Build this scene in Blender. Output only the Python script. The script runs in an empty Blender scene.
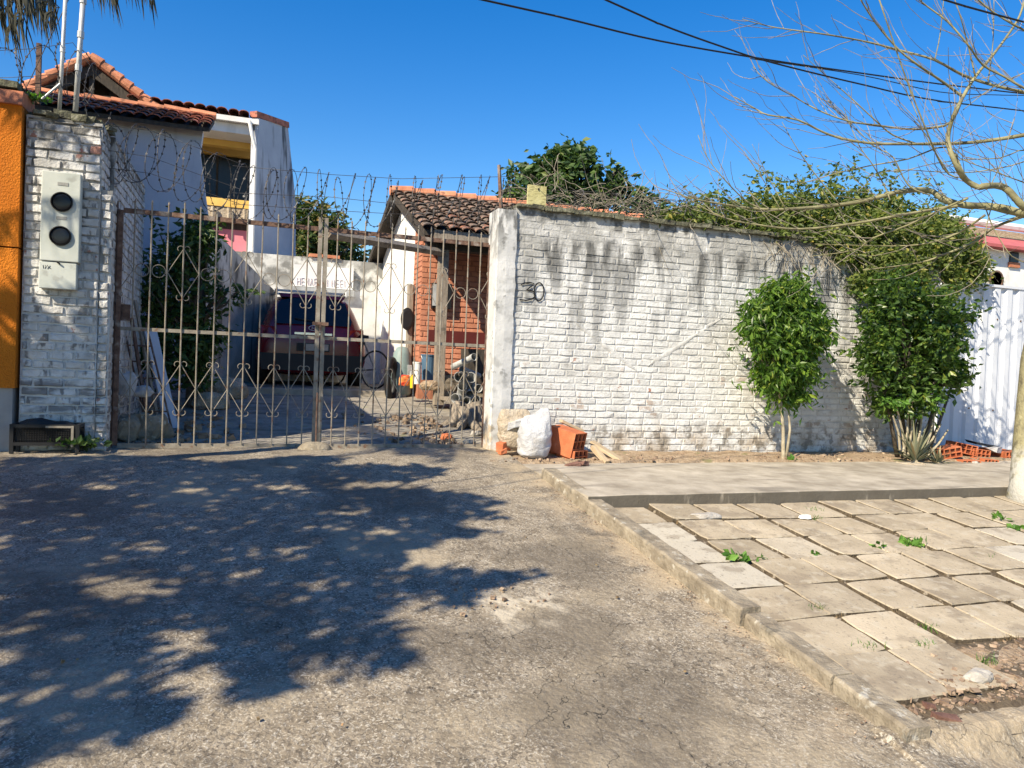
import bpy, math, random
import numpy as np
from mathutils import Vector, Matrix
random.seed(7); rs = np.random.RandomState(11)
SC = bpy.context.scene; COL = SC.collection

# ---------------------------------------------------------------- camera
F = 745.; YAW = math.radians(19.3); ROLL = math.radians(2.18); PITCH = math.radians(-1.05); ZE = .86
fw = Vector((math.sin(YAW)*math.cos(PITCH), math.cos(YAW)*math.cos(PITCH), math.sin(PITCH)))
r0 = Vector((math.cos(YAW), -math.sin(YAW), 0)); u0 = r0.cross(fw)
RV = r0*math.cos(ROLL)+u0*math.sin(ROLL); UV = u0*math.cos(ROLL)-r0*math.sin(ROLL)
EYE = Vector((0, 0, ZE))
cd = bpy.data.cameras.new('camera'); cam = bpy.data.objects.new('camera', cd); COL.objects.link(cam)
cam.matrix_world = Matrix(((RV.x, UV.x, -fw.x, 0), (RV.y, UV.y, -fw.y, 0), (RV.z, UV.z, -fw.z, ZE), (0, 0, 0, 1)))
cd.sensor_width = 36; cd.lens = 36*F/1024; cd.clip_start = .05; cd.clip_end = 3000
SC.camera = cam
# ---------------------------------------------------------------- light
SUN = Vector((-1.3, -.82, 1.27)).normalized()
w = bpy.data.worlds.new('World'); SC.world = w; w.use_nodes = True
nt = w.node_tree; bg = nt.nodes['Background']; sky = nt.nodes.new('ShaderNodeTexSky')
sky.sky_type = 'NISHITA'; sky.sun_disc = False; sky.sun_elevation = math.asin(SUN.z); sky.sun_rotation = math.atan2(SUN.x, SUN.y)
sky.air_density = 1.25; sky.dust_density = 0.15; sky.ozone_density = 2.6; sky.altitude = 400
hs = nt.nodes.new('ShaderNodeHueSaturation'); hs.inputs['Saturation'].default_value = 1.48; hs.inputs['Value'].default_value = 1.33; hs.inputs['Hue'].default_value = .511
nt.links.new(sky.outputs[0], hs.inputs['Color']); nt.links.new(hs.outputs[0], bg.inputs[0]); bg.inputs[1].default_value = .074
sl = bpy.data.lights.new('sun', 'SUN'); sl.energy = 5.0; sl.angle = math.radians(.5); sl.color = (1, .885, .69)
so = bpy.data.objects.new('sun', sl); COL.objects.link(so); so.rotation_euler = (-SUN).to_track_quat('-Z', 'Y').to_euler(); so.location = (-20, -14, 20)
SC.view_settings.view_transform = 'Standard'; SC.view_settings.look = 'None'; SC.view_settings.gamma = 1
SC.view_settings.use_curve_mapping = False; SC.view_settings.exposure = .86

# ---------------------------------------------------------------- helpers
def ray(x, y): return fw*F+RV*(x-512)+UV*(384-y)
def P(x, y, Y):
    d = ray(x, y); return EYE+d*(Y/d.y)
def PX(x, y, X):
    d = ray(x, y); return EYE+d*(X/d.x)
def PG(x, y, z0=0., k=.12, y0=7.6):
    d = ray(x, y); t = (z0-k*y0-ZE)/(d.z-k*d.y); return EYE+d*t
def gz(x, y):
    if y < 7.3: return .12*(y-7.6)
    if y < 8.4: return -.036
    return min(-.036+.115*(y-8.4), .475)

def thing(name, label, cat, loc=(0, 0, 0), group=None, rotz=0):
    o = bpy.data.objects.new(name, None); COL.objects.link(o); o.location = loc; o.rotation_euler = (0, 0, rotz)
    o.empty_display_size = .1
    return tag(o, label, cat, group)
def tag(o, label=None, cat=None, group=None, kind=None):
    if label: o['label'] = label
    if cat: o['category'] = cat
    if group: o['group'] = group
    if kind: o['kind'] = kind
    return o

class MB:
    def __init__(s): s.v = []; s.f = []; s.r = []; s.m = []
    def face(s, idx, r=None, mi=0): s.f.append(tuple(idx)); s.r.append(random.random() if r is None else r); s.m.append(mi)
    def vs(s, pts):
        n = len(s.v); s.v.extend([tuple(p) for p in pts]); return n
    def quad(s, a, b, c, d, r=None):
        n = s.vs((a, b, c, d)); s.face((n, n+1, n+2, n+3), r)
    def box(s, c, size, rot=None, r=None, jit=0, taper=1):
        r = random.random() if r is None else r
        hx, hy, hz = size[0]/2, size[1]/2, size[2]/2
        pts = [Vector((sx*hx*(taper if sz > 0 else 1), sy*hy*(taper if sz > 0 else 1), sz*hz)) for sz in (-1, 1) for sy in (-1, 1) for sx in (-1, 1)]
        if jit: pts = [p+Vector((random.uniform(-jit, jit), random.uniform(-jit, jit), random.uniform(-jit, jit))) for p in pts]
        if rot is not None: pts = [rot @ p for p in pts]
        c = Vector(c); n = s.vs([p+c for p in pts])
        for q in ((0, 2, 3, 1), (4, 5, 7, 6), (0, 1, 5, 4), (2, 6, 7, 3), (0, 4, 6, 2), (1, 3, 7, 5)): s.face([n+i for i in q], r)
    def boxb(s, lo, hi, r=None): s.box([(lo[i]+hi[i])/2 for i in range(3)], [hi[i]-lo[i] for i in range(3)], r=r)
    def tube(s, pts, rad, n=6, r=None, caps=True, flat=None):
        r = random.random() if r is None else r
        pts = [Vector(p) for p in pts]; N = len(pts)
        rads = rad if isinstance(rad, (list, tuple)) else [rad]*N
        up = None; rings = []
        for i in range(N):
            t = (pts[min(i+1, N-1)]-pts[max(i-1, 0)])
            if t.length < 1e-9: t = Vector((0, 0, 1))
            t.normalize()
            if up is None:
                up = Vector((0, 0, 1)) if abs(t.z) < .9 else Vector((0, 1, 0))
            a = t.cross(up)
            if a.length < 1e-4: a = t.orthogonal()
            a.normalize(); b = a.cross(t).normalized(); up = b
            rings.append(s.vs([pts[i]+(a*math.cos(k*math.tau/n)+b*math.sin(k*math.tau/n))*rads[i] for k in range(n)]))
        for i in range(N-1):
            A, B = rings[i], rings[i+1]
            for k in range(n): s.face((A+k, A+(k+1) % n, B+(k+1) % n, B+k), r)
        if caps:
            s.face([rings[0]+k for k in range(n)][::-1], r); s.face([rings[-1]+k for k in range(n)], r)
    def lathe(s, c, prof, n=20, axis='Z', r=None, rot=None):
        r = random.random() if r is None else r
        c = Vector(c); rings = []
        for (rad, h) in prof:
            pts = []
            for k in range(n):
                a = k*math.tau/n; p = Vector((rad*math.cos(a), rad*math.sin(a), h))
                if axis == 'Y': p = Vector((p.x, p.z, p.y))
                if axis == 'X': p = Vector((p.z, p.x, p.y))
                if rot is not None: p = rot @ p
                pts.append(c+p)
            rings.append(s.vs(pts))
        for A, B in zip(rings, rings[1:]):
            for k in range(n): s.face((A+k, A+(k+1) % n, B+(k+1) % n, B+k), r)
        s.face([rings[0]+k for k in range(n)][::-1], r); s.face([rings[-1]+k for k in range(n)], r)
    def prism(s, poly, ext, r=None):
        r = random.random() if r is None else r
        ext = Vector(ext); a = s.vs(poly); b = s.vs([Vector(p)+ext for p in poly]); n = len(poly)
        s.face([a+i for i in range(n)], r); s.face([b+i for i in range(n)][::-1], r)
        for i in range(n): j = (i+1) % n; s.face((a+j, a+i, b+i, b+j), r)
    def build(s, name, mat, parent=None, loc=None, rot=None, smooth=False, normals=True):
        me = bpy.data.meshes.new(name); base = Vector((0, 0, 0))
        if parent is not None and rot is None: base = Vector(parent.matrix_basis.translation) if parent.type == 'EMPTY' else Vector(parent.get('_b', (0, 0, 0)))
        if loc is not None and rot is None and parent is None: base = Vector(loc)
        vv = s.v if base.length == 0 else [(v[0]-base.x, v[1]-base.y, v[2]-base.z) for v in s.v]
        me.from_pydata(vv, [], s.f)
        at = me.attributes.new('rnd', 'FLOAT', 'FACE'); at.data.foreach_set('value', np.array(s.r, dtype=np.float32))
        mats = mat if isinstance(mat, (list, tuple)) else [mat]
        for m in mats: me.materials.append(m)
        if len(mats) > 1: me.polygons.foreach_set('material_index', s.m)
        if smooth: me.polygons.foreach_set('use_smooth', [True]*len(s.f))
        if normals:
            import bmesh
            bm = bmesh.new(); bm.from_mesh(me); bmesh.ops.recalc_face_normals(bm, faces=bm.faces); bm.to_mesh(me); bm.free()
        me.update()
        o = bpy.data.objects.new(name, me); COL.objects.link(o)
        if parent is not None: o.parent = parent
        elif loc is not None: o.location = loc
        if parent is not None and parent.type != 'EMPTY': pass
        if rot is not None:
            o.rotation_euler = rot
            if loc is not None: o.location = loc
        return o

def sub(mb, name, mat, part, base, **k):
    """sub-part: mesh in world coordinates under a mesh part whose thing stands at base"""
    mb.v = [(v[0]-base[0], v[1]-base[1], v[2]-base[2]) for v in mb.v]
    o = mb.build(name, mat, None, **k); o.parent = part; return o

# ---------------------------------------------------------------- materials
def L(c): return (c[0], c[1], c[2], 1)
def ramp(nt, fac, stops, interp='LINEAR'):
    r = nt.nodes.new('ShaderNodeValToRGB'); r.color_ramp.interpolation = interp
    e = r.color_ramp.elements
    while len(e) < len(stops): e.new(.5)
    for i, (p, c) in enumerate(stops):
        e[i].position = p; e[i].color = L(c) if len(c) == 3 else c
    nt.links.new(fac, r.inputs[0]); return r.outputs[0]
def mth(nt, op, a, b=None, clamp=False):
    n = nt.nodes.new('ShaderNodeMath'); n.operation = op; n.use_clamp = clamp
    for i, v in enumerate((a, b)):
        if v is None: continue
        if isinstance(v, (int, float)): n.inputs[i].default_value = v
        else: nt.links.new(v, n.inputs[i])
    return n.outputs[0]
def mapr(nt, v, lo, hi):
    n = nt.nodes.new('ShaderNodeMapRange'); n.inputs[1].default_value = lo; n.inputs[2].default_value = hi
    n.interpolation_type = 'SMOOTHSTEP' if hi > lo else 'LINEAR'; n.clamp = True
    nt.links.new(v, n.inputs[0]); return n.outputs[0]
def noise(nt, pos, scale, detail=5, stretch=(1, 1, 1), rough=.55, dist=0):
    m = nt.nodes.new('ShaderNodeMapping'); m.inputs['Scale'].default_value = stretch; nt.links.new(pos, m.inputs[0])
    n = nt.nodes.new('ShaderNodeTexNoise'); n.inputs['Scale'].default_value = scale; n.inputs['Detail'].default_value = detail
    n.inputs['Roughness'].default_value = rough; n.inputs['Distortion'].default_value = dist
    nt.links.new(m.outputs[0], n.inputs[0]); return n.outputs[0]
def mix(nt, fac, a, b, mode='MIX'):
    n = nt.nodes.new('ShaderNodeMix'); n.data_type = 'RGBA'; n.blend_type = mode
    if isinstance(fac, (int, float)): n.inputs[0].default_value = fac
    else: nt.links.new(fac, n.inputs[0])
    for i, v in ((6, a), (7, b)):
        if isinstance(v, tuple): n.inputs[i].default_value = L(v)
        else: nt.links.new(v, n.inputs[i])
    return n.outputs[2]
def pmat(name, stops, scale=5, detail=6, rough=.85, bump=.3, bscale=25, metal=0, stretch=(1, 1, 1), rnd=0, over=(), cracks=None, bdist=.01, spec=.3, trans=0, bstretch=(1, 1, 1), local=False):
    """over: list of dict(c, s, lo, hi, st, z=(z0,z1,z2,z3) fade-in/out, x=(..))"""
    m = bpy.data.materials.new(name); m.use_nodes = True; nt = m.node_tree; b = nt.nodes['Principled BSDF']
    if local:
        tc = nt.nodes.new('ShaderNodeTexCoord'); pos = tc.outputs['Object']
    else:
        g = nt.nodes.new('ShaderNodeNewGeometry'); pos = g.outputs['Position']
    if not isinstance(stops, list): stops = [(.3, tuple(c*.85 for c in stops)), (.7, tuple(min(1, c*1.12) for c in stops))]
    col = ramp(nt, noise(nt, pos, scale, detail, stretch), stops)
    at = nt.nodes.new('ShaderNodeAttribute'); at.attribute_name = 'rnd'
    if rnd:
        k = mth(nt, 'ADD', mth(nt, 'MULTIPLY', at.outputs['Fac'], rnd), 1-rnd/2)
        cb = nt.nodes.new('ShaderNodeCombineColor')
        for i in range(3): nt.links.new(k, cb.inputs[i])
        col = mix(nt, 1., col, cb.outputs[0], 'MULTIPLY')
    sp = None
    for o in over:
        if o.get('attr'): f = mapr(nt, at.outputs['Fac'], o['lo'], o['hi'])
        else: f = mapr(nt, noise(nt, pos, o['s'], o.get('d', 5), o.get('st', (1, 1, 1)), dist=o.get('dist', 0)), o['lo'], o['hi'])
        for ax in 'xyz':
            if ax in o:
                if sp is None: sp = nt.nodes.new('ShaderNodeSeparateXYZ'); nt.links.new(pos, sp.inputs[0])
                a = o[ax]; c = sp.outputs['xyz'.index(ax)]
                if 'wob' in o:
                    c = mth(nt, 'ADD', c, mth(nt, 'MULTIPLY', mth(nt, 'SUBTRACT', noise(nt, pos, 3, 4), .5), o['wob']))
                f = mth(nt, 'MULTIPLY', f, mth(nt, 'MULTIPLY', mapr(nt, c, a[0], a[1]), mth(nt, 'SUBTRACT', 1, mapr(nt, c, a[2], a[3]))))
        if 'k' in o: f = mth(nt, 'MULTIPLY', f, o['k'])
        col = mix(nt, f, col, o['c'])
    h = noise(nt, pos, bscale, 6, bstretch, .6)
    if cracks:
        v = nt.nodes.new('ShaderNodeTexVoronoi'); v.feature = 'DISTANCE_TO_EDGE'; v.inputs['Scale'].default_value = cracks[0]
        wv = nt.nodes.new('ShaderNodeVectorMath'); wv.operation = 'ADD'
        nn = nt.nodes.new('ShaderNodeTexNoise'); nn.inputs['Scale'].default_value = cracks[0]*2.2; nn.inputs['Detail'].default_value = 4; nt.links.new(pos, nn.inputs[0])
        sc = nt.nodes.new('ShaderNodeVectorMath'); sc.operation = 'SCALE'; sc.inputs['Scale'].default_value = cracks[2]; nt.links.new(nn.outputs['Color'], sc.inputs[0])
        nt.links.new(pos, wv.inputs[0]); nt.links.new(sc.outputs[0], wv.inputs[1]); nt.links.new(wv.outputs[0], v.inputs['Vector'])
        cf = mapr(nt, v.outputs['Distance'], 0, cracks[1])
        keep = mapr(nt, noise(nt, pos, .9, 3), .42, .6)
        cf2 = mth(nt, 'MAXIMUM', cf, mth(nt, 'SUBTRACT', 1, keep))
        col = mix(nt, mth(nt, 'MULTIPLY', mth(nt, 'SUBTRACT', 1, cf2), .75), col, (.03, .027, .022))
        h = mth(nt, 'ADD', h, mth(nt, 'MULTIPLY', cf2, .6))
    nt.links.new(col, b.inputs['Base Color'])
    b.inputs['Roughness'].default_value = rough; b.inputs['Metallic'].default_value = metal; b.inputs['Specular IOR Level'].default_value = spec
    if bump:
        bn = nt.nodes.new('ShaderNodeBump'); bn.inputs['Strength'].default_value = bump; bn.inputs['Distance'].default_value = bdist
        nt.links.new(h, bn.inputs['Height']); nt.links.new(bn.outputs[0], b.inputs['Normal'])
    if trans:
        tr = nt.nodes.new('ShaderNodeBsdfTranslucent'); ms = nt.nodes.new('ShaderNodeMixShader'); ms.inputs[0].default_value = trans
        nt.links.new(mix(nt, 1., col, (1.0, 1.25, .45), 'MULTIPLY'), tr.inputs[0])
        nt.links.new(b.outputs[0], ms.inputs[1]); nt.links.new(tr.outputs[0], ms.inputs[2]); nt.links.new(ms.outputs[0], nt.nodes['Material Output'].inputs[0])
    return m

WH = (.72, .70, .655)
m_drive = pmat('rough_concrete', [(.3, (.165, .134, .096)), (.5, (.235, .195, .142)), (.7, (.33, .28, .21))], scale=9, detail=10, rough=.92, bump=.8, bscale=30, bdist=.02, cracks=(2.2, .0045, .35),
    over=[dict(c=(.5, .46, .385), s=36, lo=.53, hi=.61, d=9, dist=2.4, k=.75), dict(c=(.08, .065, .05), s=28, lo=.51, hi=.62, d=9, dist=2.0, k=.75),
          dict(c=(.36, .3, .21), s=1.1, lo=.5, hi=.66, k=.6), dict(c=(.11, .092, .07), s=.9, lo=.48, hi=.62, d=7, k=.6),
          dict(c=(.4, .32, .215), s=4, lo=.4, hi=.6, x=(2.15, 2.5, 3, 4), k=.75), dict(c=(.5, .44, .34), s=6, lo=.45, hi=.6, x=(1.05, 1.3, 1.6, 1.9), y=(3.55, 3.8, 4.0, 4.25), wob=.5, k=.8)])
m_soil = pmat('joint_soil', [(.3, (.06, .045, .03)), (.6, (.13, .1, .065))], scale=30, detail=8, bump=1, bscale=60, over=[dict(c=(.4, .34, .26), s=22, lo=.58, hi=.66, k=.8)])
m_yard = pmat('yard_concrete', [(.35, (.19, .17, .14)), (.65, (.34, .31, .26))], scale=6, detail=9, bump=.8, bscale=12, bdist=.03, over=[dict(c=(.12, .1, .08), s=2.5, lo=.52, hi=.66, st=(.4, 1.5, 1), k=.8), dict(c=(.2, .2, .08), s=6, lo=.6, hi=.7, k=.6)])
m_strip = pmat('pavement_concrete', [(.3, (.25, .215, .165)), (.7, (.46, .41, .33))], scale=4, detail=9, bump=.6, bscale=30, over=[dict(c=(.16, .14, .115), s=5, lo=.54, hi=.7, st=(.3, 1, 1), k=.6), dict(c=(.08, .07, .055), s=9, lo=.2, hi=.42, st=(1, 1, .3), y=(5.2, 5.3, 5.452, 5.458), k=.9)])
m_kerb = pmat('kerb_concrete', [(.3, (.17, .14, .1)), (.7, (.34, .29, .215))], scale=9, detail=9, bump=.9, bscale=30, bdist=.02, over=[dict(c=(.5, .47, .4), s=14, lo=.58, hi=.68, k=.7), dict(c=(.1, .09, .07), s=7, lo=.56, hi=.68, k=.7)])
m_slab = pmat('paving_slab', [(.3, (.32, .262, .18)), (.7, (.47, .395, .285))], scale=3, detail=9, bump=.5, bscale=45, rnd=.32,
    over=[dict(c=(.46, .43, .36), attr=1, s=1, lo=.72, hi=.85, k=.7), dict(c=(.2, .16, .115), s=5, lo=.5, hi=.64, k=.55), dict(c=(.46, .41, .32), s=11, lo=.54, hi=.64, k=.45), dict(c=(.13, .11, .09), s=40, lo=.6, hi=.66, k=.5)])
m_dirt = pmat('dirt', [(.3, (.24, .165, .1)), (.6, (.4, .3, .2)), (.8, (.48, .4, .3))], scale=14, detail=10, bump=1, bscale=40, bdist=.03, over=[dict(c=(.14, .16, .05), s=5, lo=.6, hi=.7, k=.6)])
m_ground = pmat('ground_far', (.2, .17, .12), scale=.5)
m_road = pmat('asphalt', (.07, .068, .062), scale=20, bump=.5)
brick_over = [dict(c=(.44, .425, .39), s=2, lo=.5, hi=.66, k=.45),
    dict(c=(.3, .295, .275), s=4, lo=.34, hi=.56, st=(1, 1, .6), z=(1.85, 2.4, 3.6, 3.7), wob=.7, k=.8),
    dict(c=(.04, .04, .038), s=4.2, lo=.445, hi=.6, st=(1.5, 1, .28), z=(1.3, 2.2, 2.33, 2.44), wob=.55, k=.75, d=8, dist=.3),
    dict(c=(.1, .1, .095), s=2.4, lo=.5, hi=.64, st=(1.6, 1, .3), z=(.7, 1.6, 2.1, 2.3), wob=.8, k=.55, d=8),
    dict(c=(.07, .07, .065), s=9, lo=.46, hi=.6, st=(1, 1, .6), z=(2.45, 2.62, 3.6, 3.7), wob=.25, k=.85),
    dict(c=(.36, .28, .19), s=5, lo=.4, hi=.58, z=(-1, -.9, .02, .4), wob=.5, k=.65),
    dict(c=(.1, .09, .075), s=10, lo=.5, hi=.62, z=(-1, -.9, .1, .5), wob=.3, k=.6),
    dict(c=(.25, .24, .22), s=26, lo=.58, hi=.68, k=.5)]
m_wbrick = pmat('white_painted_brick', [(.3, (.55, .55, .535)), (.6, (.66, .66, .645))], scale=7, detail=8, bump=.7, bscale=34, bdist=.012, rnd=.1,
    over=[dict(c=(.34, .13, .07), s=6.5, lo=.655, hi=.67, d=8, z=(-1, -.9, .9, 1.3), k=.85), dict(c=(.36, .25, .18), s=5, lo=.6, hi=.66, d=8, z=(-1, -.9, .7, 1.3), k=.6)]+brick_over)
m_mortar = pmat('white_mortar', [(.3, (.49, .485, .465)), (.7, (.6, .595, .575))], scale=9, bump=.7, bscale=34, over=brick_over)
m_pillar = pmat('pillar_painted_brick', [(.3, (.5, .49, .47)), (.6, (.66, .65, .63))], scale=8, detail=8, bump=.9, bscale=34, bdist=.015, rnd=.12,
    over=[dict(c=(.42, .14, .07), attr=1, s=1, lo=.985, hi=.988, k=.8), dict(c=(.05, .05, .045), s=9, lo=.4, hi=.58, z=(2.65, 2.95, 4, 5), wob=.3, k=.9), dict(c=(.1, .09, .085), s=12, lo=.53, hi=.64, st=(1, 1, .5), k=.8), dict(c=(.3, .29, .27), s=3, lo=.48, hi=.62, k=.5),
          dict(c=(.3, .11, .07), s=8, lo=.66, hi=.7, k=.8),
          dict(c=(.12, .115, .115), s=5, lo=.44, hi=.6, st=(.6, 1, 2), z=(-1, -.5, .55, .75), wob=.3, k=.8)])
m_plaster = pmat('grey_white_plaster', [(.3, (.48, .48, .47)), (.7, (.62, .615, .6))], scale=4, detail=9, bump=.6, bscale=18, over=[dict(c=(.12, .12, .115), s=10, lo=.46, hi=.6, st=(1, 1, .4), z=(2.1, 2.5, 3.6, 3.7), k=.9),
    dict(c=(.45, .35, .23), s=6, lo=.38, hi=.54, z=(-1, -.9, .25, .5), wob=.25, k=.9), dict(c=(.28, .28, .27), s=5, lo=.5, hi=.64, k=.6), dict(c=(.14, .14, .13), s=9, lo=.6, hi=.68, k=.6)])
m_orange = pmat('orange_render', [(.3, (.52, .145, .006)), (.7, (.62, .19, .01))], scale=3, bump=1, bscale=60, bdist=.02, over=[dict(c=(.4, .13, .02), s=4, lo=.52, hi=.68, st=(1, 1, .4), k=.5)])
m_coping = pmat('terracotta_coping', [(.3, (.36, .12, .06)), (.7, (.5, .2, .11))], scale=8, bump=.5, over=[dict(c=(.12, .11, .09), s=7, lo=.58, hi=.7, k=.7)])
m_moss = pmat('mossy_mortar', [(.3, (.06, .055, .045)), (.55, (.14, .14, .09)), (.8, (.34, .32, .27))], scale=18, detail=8, bump=1, bscale=40, bdist=.02)
m_gate = pmat('gate_paint', [(.35, (.19, .165, .13)), (.7, (.31, .275, .225))], scale=12, rough=.6, bump=.3, bscale=60, over=[dict(c=(.16, .07, .035), s=14, lo=.55, hi=.68, k=.8)])
m_rust = pmat('rusty_steel', [(.3, (.07, .04, .03)), (.7, (.2, .12, .085))], scale=18, rough=.8, bump=.6, bscale=50, over=[dict(c=(.3, .27, .24), s=9, lo=.55, hi=.7, k=.7)])
m_wire = pmat('razor_wire_steel', (.075, .07, .068), scale=20, rough=.6, metal=.3, bump=0, over=[dict(c=(.25, .25, .25), s=3, lo=.55, hi=.65, k=.8)])
m_galv = pmat('galvanised_pipe', [(.3, (.36, .37, .36)), (.7, (.6, .61, .6))], scale=12, rough=.55, metal=.35, bump=.2, stretch=(1, 1, .3))
m_black = pmat('black_plastic', (.015, .015, .016), rough=.5, bump=0)
m_cable = pmat('cable_black', (.012, .012, .014), rough=.6, bump=0)
m_meter = pmat('meter_box_paint', [(.3, (.42, .45, .41)), (.7, (.55, .57, .52))], scale=5, rough=.6, bump=.15, over=[dict(c=(.3, .3, .27), s=8, lo=.58, hi=.7, k=.6)])
m_glass = pmat('dark_glass', (.012, .014, .018), rough=.25, bump=0, spec=.35)
m_tile = pmat('old_clay_tile', [(.25, (.08, .06, .045)), (.5, (.19, .12, .085)), (.8, (.34, .18, .115))], scale=6, detail=8, bump=.8, bscale=40, rnd=.8, over=[dict(c=(.3, .1, .05), attr=1, s=1, lo=.9, hi=.95, k=.7), dict(c=(.045, .042, .036), s=9, lo=.44, hi=.58, k=.8), dict(c=(.32, .29, .23), s=16, lo=.54, hi=.64, k=.6)])
m_tiler = pmat('orange_clay_tile', [(.3, (.4, .15, .08)), (.7, (.62, .27, .15))], scale=6, detail=8, bump=.5, bscale=40, rnd=.35, over=[dict(c=(.15, .08, .05), s=7, lo=.56, hi=.7, k=.7)])
m_tilem = pmat('maroon_clay_tile', [(.3, (.24, .08, .055)), (.7, (.46, .17, .11))], scale=9, detail=8, bump=.5, rnd=.5, over=[dict(c=(.05, .04, .035), s=7, lo=.52, hi=.66, k=.7)])
m_orbrick = pmat('orange_face_brick', [(.3, (.42, .165, .095)), (.7, (.56, .24, .145))], scale=9, bump=.5, bscale=50, rnd=.25)
m_ormortar = pmat('brick_joint', (.36, .15, .09), scale=9)
m_maroon = pmat('dark_maroon', (.1, .018, .015), scale=4, rough=.6)
m_cream = pmat('cream_white_plaster', [(.3, (.68, .67, .64)), (.7, (.8, .79, .76))], scale=2, bump=.3, over=[dict(c=(.55, .53, .49), s=4, lo=.55, hi=.7, st=(1, 1, .3), k=.6)])
m_annex = pmat('lilac_grey_plaster', [(.3, (.46, .46, .5)), (.7, (.58, .58, .61))], scale=2, bump=.3, over=[dict(c=(.26, .26, .29), s=3, lo=.55, hi=.72, st=(1.5, 1.5, .3), k=.6)])
m_wing = pmat('stained_grey_plaster', [(.3, (.42, .44, .49)), (.7, (.54, .56, .6))], scale=2, bump=.3, over=[dict(c=(.05, .05, .05), s=3.5, lo=.5, hi=.68, st=(2, 2, .25), z=(3.4, 5.0, 7, 8), k=.85)])
m_yellow = pmat('yellow_paint', [(.3, (.68, .42, .1)), (.7, (.8, .52, .15))], scale=3, bump=.2)
m_pink = pmat('pink_paint', (.72, .25, .3), scale=2, bump=.2)
m_stain = pmat('stained_concrete_wall', [(.3, (.3, .3, .28)), (.6, (.52, .52, .49)), (.8, (.68, .68, .66))], scale=3, detail=10, bump=.5, over=[dict(c=(.08, .08, .075), s=4, lo=.48, hi=.62, st=(1, 1, .6), z=(1.5, 1.9, 8, 9), wob=.7, k=.85), dict(c=(.1, .1, .09), s=2.5, lo=.55, hi=.66, st=(2, 2, .2), k=.8)])
m_back = pmat('back_wall_plaster', [(.3, (.55, .55, .52)), (.6, (.72, .72, .69))], scale=2, detail=9, bump=.4, over=[dict(c=(.14, .14, .13), s=3.5, lo=.38, hi=.56, z=(1.9, 2.6, 8, 9), wob=.8, k=.85), dict(c=(.3, .3, .28), s=2.5, lo=.5, hi=.64, k=.6)])
m_wood = pmat('weathered_timber', [(.3, (.17, .14, .11)), (.7, (.33, .28, .22))], scale=6, detail=8, stretch=(8, 8, 1), bump=.5, over=[dict(c=(.06, .05, .04), s=6, lo=.56, hi=.7, k=.7)])
m_dwood = pmat('dark_timber_and_shade', [(.3, (.03, .026, .022)), (.7, (.08, .065, .05))], scale=6, stretch=(6, 6, 1), bump=.5)  # dark timber, also used as the shade inside the gable
m_plank = pmat('raw_pine_plank', [(.3, (.36, .27, .17)), (.7, (.5, .4, .27))], scale=5, detail=8, stretch=(1, 14, 14), bump=.4, local=True)
m_hollow = pmat('terracotta_block', [(.3, (.4, .11, .045)), (.7, (.52, .17, .075))], scale=10, detail=8, bump=.5, bscale=60, local=True, over=[dict(c=(.5, .3, .2), s=9, lo=.6, hi=.72, k=.6)])
m_holeshade = pmat('hole_shade', (.12, .03, .015), scale=8)  # terracotta darkened to stand for the shade inside the block holes
m_redbrick = pmat('red_brick_fragment', [(.3, (.12, .06, .045)), (.7, (.22, .12, .09))], scale=18, detail=8, bump=.8, bscale=50, local=True)
m_stone = pmat('limestone', [(.3, (.28, .255, .22)), (.7, (.45, .42, .37))], scale=14, detail=8, bump=.8, bscale=40)
m_sack = pmat('woven_sack', [(.3, (.38, .38, .39)), (.7, (.52, .52, .53))], scale=5, rough=.6, bump=.9, bscale=14, bdist=.03, over=[dict(c=(.45, .4, .33), s=4, lo=.56, hi=.7, k=.5)])
m_rubble = pmat('crumbly_mortar', [(.3, (.33, .26, .18)), (.7, (.52, .45, .35))], scale=12, detail=9, bump=1, bscale=30, bdist=.03)
m_fence = pmat('white_corrugated_metal', [(.3, (.55, .57, .62)), (.7, (.64, .66, .7))], scale=2, rough=.5, bump=.1, over=[dict(c=(.4, .35, .3), s=5, lo=.6, hi=.72, st=(3, 3, .4), z=(-1, -.9, .1, .5), k=.5)])
m_bark = pmat('olive_bark', [(.3, (.17, .15, .09)), (.6, (.3, .27, .15)), (.8, (.38, .36, .22))], scale=16, detail=8, stretch=(1, 1, .5), bump=.7, bscale=30, bdist=.02, over=[dict(c=(.45, .44, .41), s=6, lo=.3, hi=.5, z=(-3, -2, .1, .3), wob=.35, k=.8), dict(c=(.1, .09, .06), s=9, lo=.55, hi=.66, k=.6)])
m_twig = pmat('grey_twig', [(.3, (.14, .12, .09)), (.7, (.34, .3, .23))], scale=9, bump=0)
m_limb = pmat('pale_green_branch', [(.3, (.12, .108, .06)), (.55, (.23, .215, .115)), (.8, (.32, .305, .17))], scale=7, detail=6, bump=.4, bscale=50, over=[dict(c=(.12, .1, .08), s=9, lo=.56, hi=.68, k=.8)])
m_stem = pmat('pale_stem', [(.3, (.26, .22, .15)), (.7, (.42, .37, .27))], scale=20, bump=.5)
m_dbark = pmat('dark_bark', [(.3, (.05, .04, .03)), (.7, (.14, .115, .085))], scale=14, bump=.7)
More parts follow.
